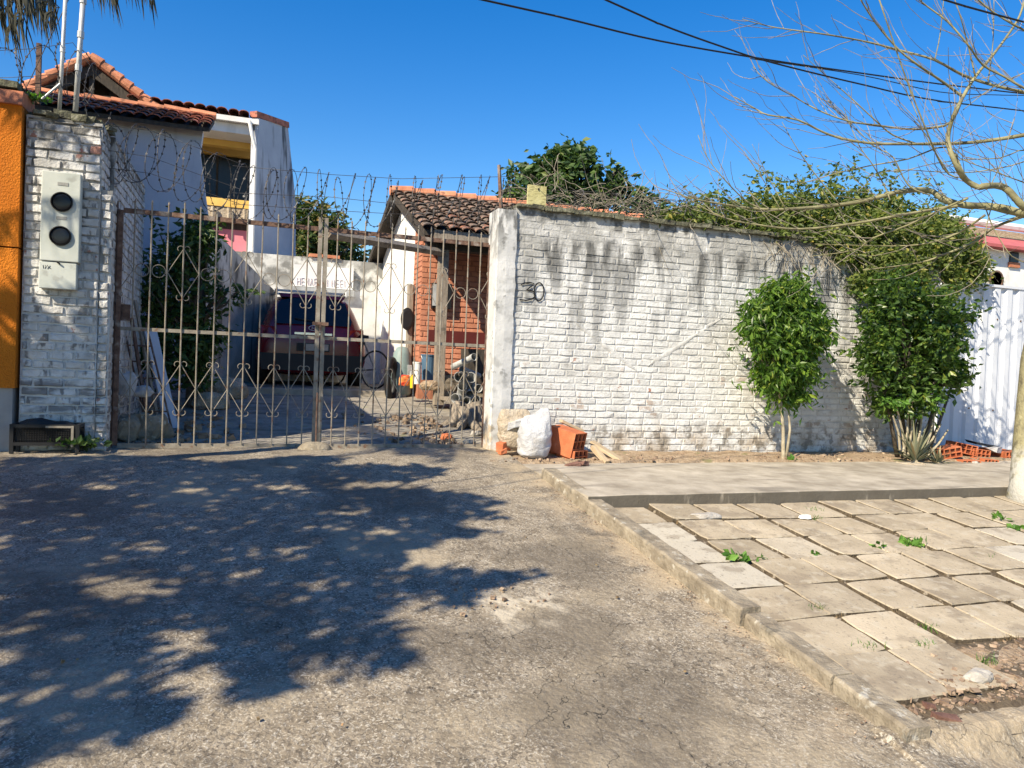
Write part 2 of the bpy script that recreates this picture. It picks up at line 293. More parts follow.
def leafm(name, a, b, c, trans=.3, rough=.5):
    m = bpy.data.materials.new(name); m.use_nodes = True; nt = m.node_tree; bs = nt.nodes['Principled BSDF']
    at = nt.nodes.new('ShaderNodeAttribute'); at.attribute_name = 'rnd'
    col = ramp(nt, at.outputs['Fac'], [(0, a), (.55, b), (.93, c), (1, (c[0]*1.6, c[1]*1.15, c[2]))])
    nt.links.new(col, bs.inputs['Base Color']); bs.inputs['Roughness'].default_value = rough; bs.inputs['Specular IOR Level'].default_value = .4
    tr = nt.nodes.new('ShaderNodeBsdfTranslucent'); ms = nt.nodes.new('ShaderNodeMixShader'); ms.inputs[0].default_value = trans
    nt.links.new(mix(nt, 1., col, (1.2, 1.5, .5), 'MULTIPLY'), tr.inputs[0])
    nt.links.new(bs.outputs[0], ms.inputs[1]); nt.links.new(tr.outputs[0], ms.inputs[2]); nt.links.new(ms.outputs[0], nt.nodes['Material Output'].inputs[0])
    return m
m_leaf = leafm('fresh_green_leaves', (.035, .08, .012), (.085, .165, .024), (.17, .27, .04), .4, .38)
m_leafb = leafm('bush_leaves', (.03, .065, .012), (.07, .13, .024), (.14, .22, .04), .35, .35)
m_leafd = leafm('dark_green_leaves', (.02, .045, .012), (.045, .09, .02), (.09, .15, .035), .25)
m_leafv = leafm('vine_leaves', (.045, .07, .015), (.12, .165, .035), (.24, .27, .07), .4)
m_leafm = leafm('mango_leaves', (.025, .05, .012), (.06, .1, .022), (.17, .15, .05), .25)
m_palm = leafm('palm_leaflets', (.02, .024, .014), (.04, .042, .026), (.08, .075, .045), .1)
m_weed = leafm('weed_leaves', (.05, .12, .02), (.1, .22, .03), (.17, .32, .06), .35)
m_aloe = leafm('agave_leaves', (.08, .1, .07), (.16, .18, .13), (.28, .27, .17), .1)
m_dry = leafm('dry_leaves', (.12, .08, .04), (.25, .17, .09), (.4, .3, .16), .2)

# ---------------------------------------------------------------- terrain and paving
def sheet(name, xs, ys, zf, mat, skirt=0, smooth=True):
    mb = MB(); nx, ny = len(xs), len(ys)
    for y in ys:
        for x in xs: mb.v.append((x, y, zf(x, y)))
    for j in range(ny-1):
        for i in range(nx-1): a = j*nx+i; mb.face((a, a+1, a+nx+1, a+nx))
    o = mb.build(name, mat, smooth=smooth, normals=False); tag(o, kind='structure'); return o
from mathutils import noise as mn
def nz(x, y, s, a): return mn.noise(Vector((x*s, y*s, 3.1)))*a
lin = lambda a, b, n: [a+(b-a)*i/(n-1) for i in range(n)]
sheet('ground', lin(-700, 700, 6), lin(-400, 1000, 6), lambda x, y: -1.45, m_ground)
sheet('driveway', lin(-7, 2.6, 240), lin(1.0, 8.1, 190), lambda x, y: gz(x, y)+nz(x, y, 1.3, .018)+nz(x, y, 6, .006)+nz(x, y, 22, .003), m_drive)
sheet('driveway_apron', lin(-7, 2.6, 12), lin(-3, 1.0, 6), lambda x, y: gz(x, y)+nz(x, y, 1.3, .018), m_drive)
sheet('yard_floor', lin(-1.7, 9, 120), lin(8.1, 20, 110), lambda x, y: gz(x, y)+nz(x, y, 1.5, .02)+nz(x, y, 7, .008)-.002, m_yard)
def strip_z(x, y): return -.13+(y-5.45)*.026
mb = MB(); xs = lin(2.62, 13, 60); ys = lin(5.45, 7.02, 10); n0 = len(mb.v)
sheet('raised_pavement', [2.598, 2.6]+lin(2.61, 13, 90), [5.445, 5.45, 5.46]+lin(5.6, 7.1, 12), lambda x, y: (-.32 if (y < 5.449 or x < 2.599) else strip_z(x, y)+nz(x, y, 3, .006)+(-.008 if y < 5.455 else 0)), m_strip, smooth=False)
sheet('dirt_verge', lin(2.3, 13, 120), lin(7.0, 8.0, 24), lambda x, y: strip_z(x, y)+.004+nz(x, y, 3, .02)+nz(x, y, 12, .012)+(.02 if y > 7.1 else -.02)+max(0, (3.3-x))*.0, m_dirt)
sheet('pavement_bed', lin(2.62, 13, 120), lin(2.3, 5.5, 60), lambda x, y: .12*(y-7.6)+.010+nz(x, y, 9, .007)+nz(x, y, 30, .004)-(.02 if y < 2.5 else 0), m_soil)
sheet('broken_edge_dirt', lin(3.5, 13, 90), lin(2.4, 3.0, 12), lambda x, y: .12*(y-7.6)+.012+nz(x, y, 6, .014)+nz(x, y, 30, .006)-(.05 if (x < 3.56 or y > 2.96 or y < 2.45) else 0), m_dirt)
# kerb between driveway and pavement: two lengths, the near one sunk and broken
mb = MB()
def kerb(y0, y1, top, wd, xo=0):
    n = max(2, int((y1-y0)/.06)); prev = None
    for i in range(n+1):
        y = y0+(y1-y0)*i/n; z = .12*(y-7.6); w1 = random.uniform(-.004, .004); t = top+random.uniform(-.004, .003)
        pts = [(2.585+xo+w1-.01, y, z-.12), (2.585+xo+w1, y, z+t-.014), (2.597+xo+w1, y, z+t), (2.585+wd+xo, y, z+t), (2.59+wd+xo, y, z-.06)]
        a = mb.vs(pts)
        if prev is not None:
            for k in range(4): mb.face((prev+k, prev+k+1, a+k+1, a+k))
        else: mb.face([a+k for k in range(5)])
        prev = a
    mb.face([prev+k for k in range(5)][::-1])
kerb(3.42, 6.45, .1, .13); kerb(2.75, 3.40, .078, .12, .012); kerb(2.33, 2.745, .07, .13, .02)
tag(mb.build('kerb', m_kerb), kind='structure')
# street kerb at the bottom right, with the sloping face towards the street
mb = MB(); prev = None
for i in range(220):
    x = 2.56+i*.045; yo = .03*math.sin(x*1.1)+random.uniform(-.006, .006); f = min(1, max(0, x-2.62)/.8)
    zt = gz(x, 2.35)+.02+random.uniform(-.005, .005)
    D_ = lambda y: .12*(y-7.6)
    pts = [(x, 2.50+yo, zt-.03), (x, 2.44+yo, zt+.012), (x, 2.36+yo, zt+.012), (x, 2.33+yo, zt-.004), (x, 2.25+yo, D_(2.25)-.13*f+.005), (x, 2.1, D_(2.1)-.17*f+.004), (x, 1.5, D_(1.5)-.2*f+.003)]
    if prev is None: prev = mb.vs([(2.5, p_[1], D_(p_[1])-.05) for p_ in pts])
    a = mb.vs(pts)
    if prev is not None:
        for k in range(6): mb.face((prev+k, prev+k+1, a+k+1, a+k))
    prev = a
tag(mb.build('street_kerb', m_drive, smooth=False, normals=False), kind='structure')
sheet('street', lin(2.6, 14, 4), lin(-4, 2.1, 4), lambda x, y: .12*(y-7.6)-.25, m_road)
# square paving slabs, uneven and tilted
mb = MB(); pitch = .436
for j in range(7):
    for i in range(24):
        if i*1. > 0 and False: pass
        x = 2.745+i*.437+(.02 if j % 2 else 0)+.012*j*(1 if j < 4 else -.4)+random.uniform(-.012, .012); y = 2.56+j*.415+.012*math.sin(i*1.3)
        if y+.39 > 5.46: continue
        if j == 0 and i >= 2: continue
        x += random.uniform(-.012, .012)
        z = .12*(y+.2-7.6)+.033+random.uniform(-.004, .008); sz = .398+random.uniform(-.012, .008)
        tx, ty = random.uniform(-.018, .018), random.uniform(-.018, .022)
        if (j, i) in ((0, 0), (6, 1)): tx = .035; z += .012
        r = random.random(); yaw = random.gauss(0, .014)
        cx, cy = x+sz/2, y+sz/2
        M = Matrix.Translation((cx, cy, z)) @ Matrix.Rotation(yaw, 4, 'Z') @ Matrix.Rotation(math.atan(.12)+ty, 4, 'X') @ Matrix.Rotation(tx, 4, 'Y')
        h = sz/2; N = 5; top = []; low = []
        per = [(-h+2*h*k/N, -h) for k in range(N)]+[(h, -h+2*h*k/N) for k in range(N)]+[(h-2*h*k/N, h) for k in range(N)]+[(-h, h-2*h*k/N) for k in range(N)]
        per = [(a+random.uniform(-.006, .005), b+random.uniform(-.006, .005)) for a, b in per]
        for q_ in (0, N, 2*N, 3*N):
            if random.random() < .35: per[q_] = (per[q_][0]*.93, per[q_][1]*.93)
        t1 = mb.vs([M @ Vector((a*.975, b*.975, .0)) for a, b in per]); t2 = mb.vs([M @ Vector((a, b, -.007)) for a, b in per]); t3 = mb.vs([M @ Vector((a, b, -.06)) for a, b in per])
        n = len(per); mb.face([t1+k for k in range(n)], r)
        for k in range(n):
            q = (k+1) % n; mb.face((t2+k, t2+q, t1+q, t1+k), r); mb.face((t3+k, t3+q, t2+q, t2+k), r, 1)
tag(mb.build('pavement', [m_slab, m_soil]), kind='structure')

# ---------------------------------------------------------------- brickwork
def bricks(mb, org, U, N, width, z0, z1, course, blen, joint=.011, relief=.012, jit=.0025, skip=None, topflat=None):
    """painted bricks proud of a mortar plane; U along the wall, N outward normal"""
    org = Vector(org); U = Vector(U); N = Vector(N); Zv = Vector((0, 0, 1)); z = z0; j = 0
    while z < z1-.02:
        h = min(course, z1-z)-joint; x = -(blen*.5 if j % 2 else 0)+random.uniform(-.02, .02)
        while x < width-.01:
            l = blen+random.choice((random.uniform(-.025, .02), random.uniform(-.07, .02))); a, b = max(x, 0), min(x+l-joint, width); x += l
            if b-a < .03 or (skip and skip(a, z)): continue
            rl = relief*(topflat(z) if topflat else 1); d = rl+random.uniform(-.35, .3)*rl; e = .008
            q = lambda u, v, k: org+U*u+Zv*v+N*k+Vector([random.uniform(-jit, jit) for _ in range(3)])
            um = (a+b)/2; r = random.random(); zz = z+joint/2+random.uniform(-.002, .002)
            B = [q(a, zz, -.01), q(um, zz, -.01), q(b, zz, -.01), q(b, zz+h, -.01), q(um, zz+h, -.01), q(a, zz+h, -.01)]
            T = [q(a+e, zz+e, d), q(um, zz+e*.8, d), q(b-e, zz+e, d), q(b-e, zz+h-e, d), q(um, zz+h-e*.8, d), q(a+e, zz+h-e, d)]
            n = mb.vs(B+T); mb.face([n+6+k for k in range(6)], r)
            for k in range(6): mb.face((n+k, n+(k+1) % 6, n+6+(k+1) % 6, n+6+k), r)
        z += course; j += 1

YW = 7.85
# right boundary wall
WX0, WX1, WT = 2.72, 9.0, 2.68
wall = thing('brick_boundary_wall', 'long white painted brick wall with black mould streaks and the number 30', 'wall', (WX0, YW, -.1))
mb = MB(); mb.boxb((WX0, YW, -.35), (WX1, YW+.2, WT)); mb.build('wall_core', m_mortar, wall)
mb = MB(); bricks(mb, (WX0, YW-.001, 0), (1, 0, 0), (0, -1, 0), WX1-WX0, -.28, WT-.02, .078, .235, joint=.010, jit=.004, relief=.0058, topflat=lambda z: 1 if z < 2.25 else .4)
mb.build('brick_face', m_wbrick, wall, normals=True)
mb = MB()
x = WX0
while x < WX1:
    l = random.uniform(.1, .28); mb.box((x+l/2, YW+.08+random.uniform(-.015, .01), WT+.012), (l*.97, .27, random.uniform(.03, .06)), jit=.008, rot=Matrix.Rotation(random.uniform(-.03, .03), 3, 'Y')); x += l
mb.build('mossy_coping', m_moss, wall)
# rough plastered end pier
pl = MB(); pts = []
N = 46; xl = 2.50
for side in (0, 1):
    pass
prev = None
for i in range(N+1):
    z = -.3+(2.63+.3)*i/N; xr = 2.735+.018*mn.noise(Vector((0, 0, z*7)))+.012*mn.noise(Vector((0, 3, z*22)))
    d = .035+.008*mn.noise(Vector((5, 0, z*5))); wob = .004*mn.noise(Vector((9, 0, z*9)))
    a = pl.vs([(xl+wob, YW+.28, z), (xl+wob, YW-d+.012, z), (xl+.012+wob, YW-d, z), ((xl+xr)/2, YW-d-.004, z), (xr-.008, YW-d+.004, z), (xr, YW-.001, z)])
    if prev is not None:
        for k in range(5): pl.face((prev+k, prev+k+1, a+k+1, a+k))
    prev = a
pl.face([prev+k for k in range(6)])
pl.build('plaster_pier', m_plaster, wall)
def stroke(mb, pts, Y, r, flat=.35):
    ps = [P(x, y, Y) for x, y in pts]; n = len(mb.v); mb.tube(ps, r, 6)
    for i in range(n, len(mb.v)):
        v = mb.v[i]; mb.v[i] = (v[0], Y+(v[1]-Y)*flat, v[2])
mb = MB()
stroke(mb, [(521, 284.5), (524, 283), (530, 282.5), (534, 283.5), (531, 286.5), (526.5, 290), (530, 290), (534.5, 292), (535.5, 296), (532, 299), (526, 300.3), (519.5, 299.5)], YW-.018, .0085)
stroke(mb, [(539+4.9*math.cos(a), 291.7+9*math.sin(a)-.5*math.cos(a)) for a in lin(-1.7, 4.7, 18)], YW-.018, .0085)
mb.build('house_number', m_black, wall)
# white smears of plaster, a big V on the bricks
for a, b, r0_, r1_ in (((648, 366), (722, 318), .045, .022), ((575, 322), (638, 372), .035, .03)):
    mb = MB(); pa, pb = P(*a, YW-.0062), P(*b, YW-.0062); N = 40; prev = None; dn = Vector((-(pb-pa).z, 0, (pb-pa).x)).normalized()
    for i in range(N):
        t = i/(N-1); wv = (r0_*(1-t)+r1_*t)*(1+.8*mn.noise(Vector((i*.35, a[0], 0))))*min(1, 6*t+.2, 6*(1-t)+.2); p = pa.lerp(pb, t)+dn*.012*mn.noise(Vector((i*.2, 1, a[0])))
        q = mb.vs([p-dn*wv+Vector((0, .008, 0)), p-dn*wv*.6+Vector((0, -.0015, 0)), p+dn*wv*.6+Vector((0, -.0015, 0)), p+dn*wv+Vector((0, .008, 0))])
        if prev is not None:
            for k in range(3): mb.face((prev+k, prev+k+1, q+k+1, q+k))
        prev = q
    mb.build('plaster_smear', m_mortar, wall, smooth=True, normals=False)

# left gate pillar
PL = thing('brick_gate_pillar', 'white painted brick gate pillar with mossy dark top beside the orange wall', 'pillar', (-1.7, YW, -.02))
mb = MB(); mb.boxb((-1.98, YW, -.3), (-1.37, YW+.4, 3.0)); mb.boxb((-1.369, YW+.03, -.3), (-1.275, YW+.33, 2.4)); mb.build('pillar_core', m_mortar, PL)
mb = MB(); bricks(mb, (-1.975, YW-.001, 0), (1, 0, 0), (0, -1, 0), .60, -.2, 2.98, .083, .24, joint=.011, relief=.013, jit=.006)
bricks(mb, (-1.369, YW+.02, 0), (1, 0, 0), (0, -1, 0), .085, -.2, 2.36, .083, .2, relief=.012, jit=.006)
bricks(mb, (-1.37, YW, 0), (0, 1, 0), (1, 0, 0), .38, 2.42, 2.98, .083, .22, relief=.012, jit=.004)
bricks(mb, (-1.28, YW+.03, 0), (0, 1, 0), (1, 0, 0), .3, -.2, 2.38, .083, .22, relief=.01, jit=.004)
mb.build('brick_face', m_pillar, PL)
mb = MB()
for i in range(46): mb.box((random.uniform(-2.0, -1.38), YW+random.uniform(-.01, .4), 3.01+random.uniform(0, .03)), (random.uniform(.06, .16), random.uniform(.06, .14), random.uniform(.03, .07)), jit=.014, rot=Matrix.Rotation(random.uniform(-.4, .4), 3, 'Z'))
mb.build('mossy_top', m_moss, PL)
# meter box
MX = thing('meter_box', 'pale green electricity meter box with two round dark dials on the pillar', 'meter box', tuple(P(60, 230, YW)))
a, b = P(42, 170, YW-.1), P(79, 263, YW-.1)
mb = MB(); mb.boxb((a.x, YW-.11, b.z), (b.x, YW-.02, a.z)); o = mb.build('upper_cabinet', m_meter, MX)
bv = o.modifiers.new('b', 'BEVEL'); bv.width = .008; bv.segments = 2
c = P(76, 290, YW-.1)
mb = MB(); mb.boxb((a.x-.005, YW-.10, c.z), (c.x, YW-.02, b.z-.006)); o = mb.build('lower_cabinet', m_meter, MX)
bv = o.modifiers.new('b', 'BEVEL'); bv.width = .006; bv.segments = 2
for q in ((62, 202), (60.5, 236)):
    p = P(*q, YW-.112); mb = MB(); mb.lathe(p, [(.086, 0), (.09, -.012), (.082, -.02), (.078, -.006)], 28, 'Y'); mb.build('dial_rim', m_black, MX, smooth=False)
    mb = MB(); mb.lathe(p+Vector((0, -.006, 0)), [(.079, 0), (.07, -.004), (.04, -.006), (.01, -.007)], 28, 'Y'); mb.build('dial_glass', m_glass, MX, smooth=True)
    mb = MB(); mb.box(P(q[0]+1, q[1]-18, YW-.112), (.085, .003, .028)); mb.build('faded_sticker', pmat('faded_sticker', (.3, .3, .28), scale=60, bump=0), MX)
for pts in ([(43, 265), (43.5, 268.5)], [(44.8, 265), (46, 266), (45, 268.5)], [(47, 265), (48.5, 267), (47.5, 269)], [(50, 265.5), (49, 268), (51, 268.5)]): mb = MB(); mb.tube([P(x, y, YW-.102) for x, y in pts], .0022, 4); mb.build('scribbled_mark', m_black, MX)
mb = MB(); mb.tube([P(57, 262, YW-.113), P(60, 264, YW-.113)], .008, 6); mb.build('lock_tab', m_black, MX)
# conduits
for i, (p0, p1, rr) in enumerate((((59.5, 108), (66, -12), .017), ((75.5, 109), (84, -12), .023))):
    A, B = P(*p0, YW+.12), P(*p1, YW+.12); A.z -= .02
    t = thing('conduit_pipe', ['thinner galvanised conduit standing on the pillar, left of the pair', 'thicker galvanised conduit standing on the pillar, with a collar near the top'][i], 'pipe', tuple(A), 'conduit pipes on the brick pillar')
    mb = MB(); mb.tube([A, A.lerp(B, .5), B], rr, 10); mb.build('pipe', m_galv, t, smooth=True)
    for f in ((.35, .62, .9) if i else (.5,)): q = A.lerp(B, f); mb = MB(); mb.tube([q-(B-A).normalized()*.03, q+(B-A).normalized()*.03], rr*1.3, 10); mb.build('coupling', m_galv, t)
mb = MB(); mb.tube([P(42, 99, YW+.1), P(60, 84, YW+.1)], .011, 8); tag(mb.build('brace_rod', m_galv, loc=tuple(P(42, 99, YW+.1))), 'short white brace rod slanting from pillar top to the conduit', 'rod')
mb = MB(); mb.box(P(38.5, 74, YW+.25), (.04, .04, .56)); tag(mb.build('wire_post', m_rust, loc=tuple(P(38.5, 100, YW+.25))), 'dark steel post holding the wire above the pillar', 'post', 'posts for the razor wire')
# post on right wall
mb = MB(); a = P(501, 208, YW+.1); b = P(499, 165, YW+.1); mb.tube([a, b], [.024, .02], 4); tag(mb.build('wire_post', m_rust, loc=tuple(a)), 'rusty angle post on the plaster pier holding the wire', 'post', 'posts for the razor wire')
# yellow plaque
a = P(527, 207, YW-.01); b = P(546, 187, YW-.01)
t = thing('yellow_plaque', 'small yellowed square plaque with faint rows of marks on the wall top', 'plaque', ((a.x+b.x)/2, YW, a.z))
rot = Matrix.Rotation(math.radians(0.5), 3, 'Y')
mb = MB(); mb.box(((a.x+b.x)/2, YW-.01, (a.z+b.z)/2), (b.x-a.x, .035, b.z-a.z), rot=rot); mb.build('plate', pmat('yellowed_plate', [(.3, (.42, .38, .17)), (.7, (.56, .52, .27))], scale=8, bump=.4, over=[dict(c=(.25, .22, .1), s=16, lo=.52, hi=.6, st=(1.2, 1, 5), k=.8)]), t)
mb = MB(); mb.tube([(a.x+.12, YW-.032, b.z-.03), (a.x+.12, YW-.032, b.z-.05)], .008, 6); mb.build('bolt', m_black, t)

# orange neighbour
OR = thing('orange_house', 'orange rendered wall with a terracotta coping at the far left', 'house', (-3.2, 7.8, 0))
mb = MB(); mb.boxb((-7, YW-.07, .53), (-2.0, YW+.3, 1.78)); mb.boxb((-7, YW-.07, 1.795), (-2.0, YW+.3, 3.05)); mb.build('orange_wall', m_orange, OR)
mb = MB(); mb.boxb((-7, YW-.05, -.5), (-2.02, YW+.3, .529)); mb.build('plinth', pmat('grey_plinth', (.3, .29, .28), scale=6), OR)
mb = MB(); mb.prism([(-7, YW-.1, 3.052), (-7, YW+.34, 3.052), (-7, YW+.3, 3.22), (-7, YW-.06, 3.18)], (5.005, 0, 0)); mb.build('coping', m_coping, OR)
mb = MB()
for i in range(14): mb.box((-2.2-i*.33, YW+.1, 3.23), (.33, .34, .07), jit=.01)
mb.build('ridge_slabs', m_moss, OR)
mb = MB(); mb.boxb((-9, 8.3, -.4), (-4.1, 11.5, 7.5)); mb.build('shade_block', m_orange, OR)  # unseen tall block, added to throw shade on the annex and yard
mb = MB()
for y in (8.9, 10.3): mb = MB(); mb.boxb((-4.1, y, 5.6), (-4.08, y+.8, 6.8)); mb.build('window', m_glass, OR)  # panes on the added block, out of view

# ---------------------------------------------------------------- gate
YG = 8.08
GL, GC, GR = P(116, 300, YG).x, P(320, 330, YG).x, P(489, 340, YG).x
ZT, ZM, ZB = P(320, 229, YG).z, P(320, 338, YG).z, P(320, 446, YG).z
def curl(mb, c, d, s, up):   # small scroll at the end of a bar
    r = .028; pts = []
    for k in range(9):
        a = math.pi*1.25*k/8; pts.append((c[0]+d*(r*.95-r*math.cos(a)), YG-.012, c[2]+up*(r*math.sin(a))))
    mb.tube(pts, .0042, 5)
def leaf_gate(x0, x1, mirror, label):
    t = thing('gate_leaf', label, 'gate', (x0 if not mirror else x1, YG, ZB), 'leaves of the metal gate')
    NB = 13; st = (x1-x0)/NB
    X = lambda i: (x1-i*st) if mirror else (x0+i*st)
    for i, xs in enumerate((X(0)+(-.022 if mirror else .022), X(13)+(.022 if mirror else -.022))):
        mb = MB(); mb.box((xs, YG, (ZT+ZB)/2+(.06 if i == 0 else 0)), (.042, .036, ZT-ZB+(.12 if i == 0 else 0))); mb.build('stile', m_gate if i == 0 else m_rust, t)
    for z, h, m in ((ZT, .045, m_rust), (ZM, .035, m_gate), (ZB, .045, m_gate)):
        mb = MB(); mb.boxb((x0+.046, YG-.012, z-h/2), (x1-.046, YG+.014, z+h/2)); mb.build('rail', m, t)
    for i in range(1, 13):
        x = X(i)+random.uniform(-.003, .003); mb = MB(); tz = ZT+.13+random.uniform(-.02, .01)
        mb.tube([(x, YG-.022, ZB+.02), (x+random.uniform(-.004, .004), YG-.022, 1.2), (x, YG-.022, tz-.03)], .0074, 5)
        mb.tube([(x, YG-.022, tz-.03), (x, YG-.022, tz)], [.011, .003], 5)
        mb.build('bar', m_gate, t)
    zt, zb = P(160, 366, YG).z, P(160, 413, YG).z; zc = (zt+zb)/2
    zt, zb, zc = .80, .31, .555
    def diamond(i, zt, zb, half=None):
        mb = MB(); zc = (zt+zb)/2; c = X(i)
        for d in (-1, 1):
            if half and d != half: continue
            e = c+d*st*.97
            mb.tube([(c, YG-.012, zt), (e, YG-.012, zc), (c, YG-.012, zb)], .0045, 5)
            curl(mb, (c+d*.003, 0, zt-.005), d, 1, 1); curl(mb, (c+d*.003, 0, zb+.005), d, 1, -1)
        mb.build('diamond_scroll', m_gate, t)
    for i in range(1, 12, 2): diamond(i, zt, zb)
    diamond(13, zt, zb, half=1 if mirror else -1)
    for i in (1, 5, 9): diamond(i, 1.94, 1.45)
    diamond(13, 1.94, 1.45, half=1 if mirror else -1)
    for a in (2, 3, 6, 7, 10, 11):
        c = (X(a)+X(a+1))/2; mb = MB(); mb.tube([(c+(st/2-.012)*math.cos(k*math.tau/18), YG-.012, 1.70+(st/2-.012)*math.sin(k*math.tau/18)) for k in range(19)], .0042, 5, caps=False); mb.build('ring', m_gate, t)
    return t
g1 = leaf_gate(GL, GC-.006, True, 'left leaf of the beige barred metal gate, in front of the dark shrub')
g2 = leaf_gate(GC+.006, GR, False, 'right leaf of the beige barred metal gate, next to the white pier')
mb = MB(); mb.boxb((GL+.02, YG+.03, 1.2), (GL+.12, YG+.06, 1.36)); mb.build('hinge_plate', m_rust, g1)
mb = MB(); mb.box((GC, YG-.04, 1.27), (.16, .03, .035)); mb.tube([(GC, YG-.05, 1.26), (GC, YG-.05, 1.18)], .012, 6); mb.build('latch', m_rust, g2)
mb = MB(); mb.box((GL-.03, YG+.02, 1.1), (.05, .05, 2.5)); mb.boxb((GL-.055, YG-.01, 2.1), (GL+.03, YG+.0, 2.16)); tag(mb.build('gate_post', m_rust, loc=(GL-.03, YG+.02, -.1)), 'dark rusty steel post hinging the gate on the left pillar', 'post', 'gate posts')
mb = MB(); mb.box((GR+.025, YG+.02, 1.1), (.045, .05, 2.34)); tag(mb.build('gate_post', m_gate, loc=(GR+.025, YG+.02, -.1)), 'slim beige gate post against the white plaster pier', 'post', 'gate posts')
# cement lump for the bolt
mb = MB(); c = Vector((GC-.03, 7.9, gz(0, 7.9)))
mb.lathe(c, [(.155, -.03), (.15, .02), (.12, .055), (.08, .075), (.03, .08)], 16)
mb.v = [(c.x+(v[0]-c.x)*1.15+random.uniform(-.006, .006), c.y+(v[1]-c.y)*.75, v[2]+random.uniform(-.004, .004)) for v in mb.v]
t = thing('cement_block', 'rounded lump of cement under the middle of the gate', 'cement lump', tuple(c)); mb.build('lump', m_kerb, t, smooth=True)
mb = MB(); mb.tube([(GC-.01, YG-.05, .55), (GC-.01, YG-.06, .02)], .009, 6); mb.build('drop_bolt', m_rust, g2)

# ---------------------------------------------------------------- razor wire
def helix(mb, path, rad, loops, r=.0036, barb=.06, ecc=1., jit=.15):
    path = [Vector(p) for p in path]; seg = [(b-a).length for a, b in zip(path, path[1:])]; tot = sum(seg)
    def at(s):
        s = max(0, min(tot*.9999, s))
        for a, b, l in zip(path, path[1:], seg):
            if s <= l: return a.lerp(b, s/l)
            s -= l
        return path[-1]
    n = int(loops*22); pts = []; k0 = random.uniform(0, 9)
    for i in range(n+1):
        a = i/22*math.tau; lp = i/22; R_ = rad*(1+jit*mn.noise(Vector((lp*.9+k0, 2, 0)))*1.6)
        s = tot*i/n+.11*math.sin(a*.5+k0)+.08*mn.noise(Vector((lp*1.7, k0, 0)))
        c = at(s)+Vector((0, 0, .05*mn.noise(Vector((lp*.6, k0, 4)))))
        pts.append(c+Vector((.30*rad*math.sin(a*1.0+1.0), math.cos(a)*R_*.85, math.sin(a)*R_*ecc)))
    mb.tube(pts, r, 4)
    acc = 0
    for a, b in zip(pts, pts[1:]):
        acc += (b-a).length
        if acc > barb:
            acc = 0; d = (b-a).normalized(); q = d.cross(Vector((random.uniform(-1, 1), random.uniform(-1, 1), random.uniform(-1, 1)))).normalized()*.013
            n_ = mb.vs([a-d*.012+q*.4, a+q, a+d*.012+q*.4, a+d*.012-q*.4, a-q, a-d*.012-q*.4]); mb.face((n_, n_+1, n_+2, n_+3, n_+4, n_+5))
rz = [((P(95, 150, 8.15), P(150, 157, 8.15), P(240, 190, 8.15)), .28, 11, 'rusty razor wire coil looping above the left half of the gate'),
      ((P(232, 192, 8.12), P(330, 198, 8.12), P(400, 203, 8.12), P(515, 200, 8.12)), .27, 24, 'rusty razor wire coil looping above the right half of the gate'),
      ((P(-30, 80, YW+.2), P(33, 75, YW+.2), P(72, 70, YW+.2), P(100, 105, YW+.2)), .25, 7, 'razor wire coil standing over the mossy top of the pillar'),
      ((P(505, 200, YW+.12), P(600, 205, YW+.12), P(700, 215, YW+.15), P(780, 225, YW+.15)), .16, 16, 'razor wire coil tangled with dry twigs on the white wall')]
for i, (path, rad, lp, lab) in enumerate(rz):
    mb = MB(); helix(mb, path, rad, lp)
    for dz in (-rad*.5, .0, rad*.95):
        mb.tube([Vector(p)+Vector((0, 0, dz+random.uniform(-.02, .02))) for p in path], .0028, 4)
    tag(mb.build('razor_wire', m_wire, loc=tuple(path[0])), lab, 'razor wire', 'coils of razor wire')
mb = MB(); mb.tube([P(72, -8, 8.0), P(58, 22, 8.0), P(45, 48, 8.0), P(30, 80, 8.0)], .004, 5); mb.tube([P(30, 80, 8.0), P(20, 100, 8.0)], .004, 5); tag(mb.build('loose_wire', m_cable, loc=tuple(P(30, 80, 8.0))), 'thin loose black wire hanging from the conduits over the pillar', 'wire')

# ---------------------------------------------------------------- right house inside the yard
H = thing('brick_house', 'orange brick house with a mossy clay tile roof behind the gate', 'house', (2.4, 11.7, .4))
XG = 2.42; YE, ZE_ = 10.6, 2.86; YR, ZR = 13.39, 3.98; YB, ZBk = 16.3, 2.95
def tiles(mb, o, U, D, nU, nD, wt, lt, amp=.055):
    """barrel tiles: o upper corner, U along the ridge, D down the slope (unit), N up"""
    o = Vector(o); U = Vector(U).normalized(); D = Vector(D).normalized(); N = U.cross(D).normalized()
    if N.z < 0: N = -N
    for j in range(nD):
        for i in range(nU):
            r = random.random(); base = o+U*(i+.5)*wt+D*(j*lt)+U*random.uniform(-.006, .006)
            A = []; B = []; K = 6; lift = .028+random.uniform(-.004, .006); sk = random.uniform(-.008, .008)
            for k in range(K+1):
                a = math.pi*k/K
                A.append(base+U*(-math.cos(a)*wt*.40)+N*(math.sin(a)*amp*.85))
                B.append(base+D*(lt*1.08)+U*(-math.cos(a)*wt*.50+sk)+N*(math.sin(a)*amp+lift))
            B2 = [b-N*.014 if 0 < k < K else b-N*.014 for k, b in enumerate(B)]
            n = mb.vs(A+B+B2)
            for k in range(K):
                mb.face((n+k, n+k+1, n+K+1+k+1, n+K+1+k), r); mb.face((n+K+1+k, n+K+1+k+1, n+2*(K+1)+k+1, n+2*(K+1)+k), r)
sl_f = Vector((0, YE-YR, ZE_-ZR)); sl_b = Vector((0, YB-YR, ZBk-ZR))
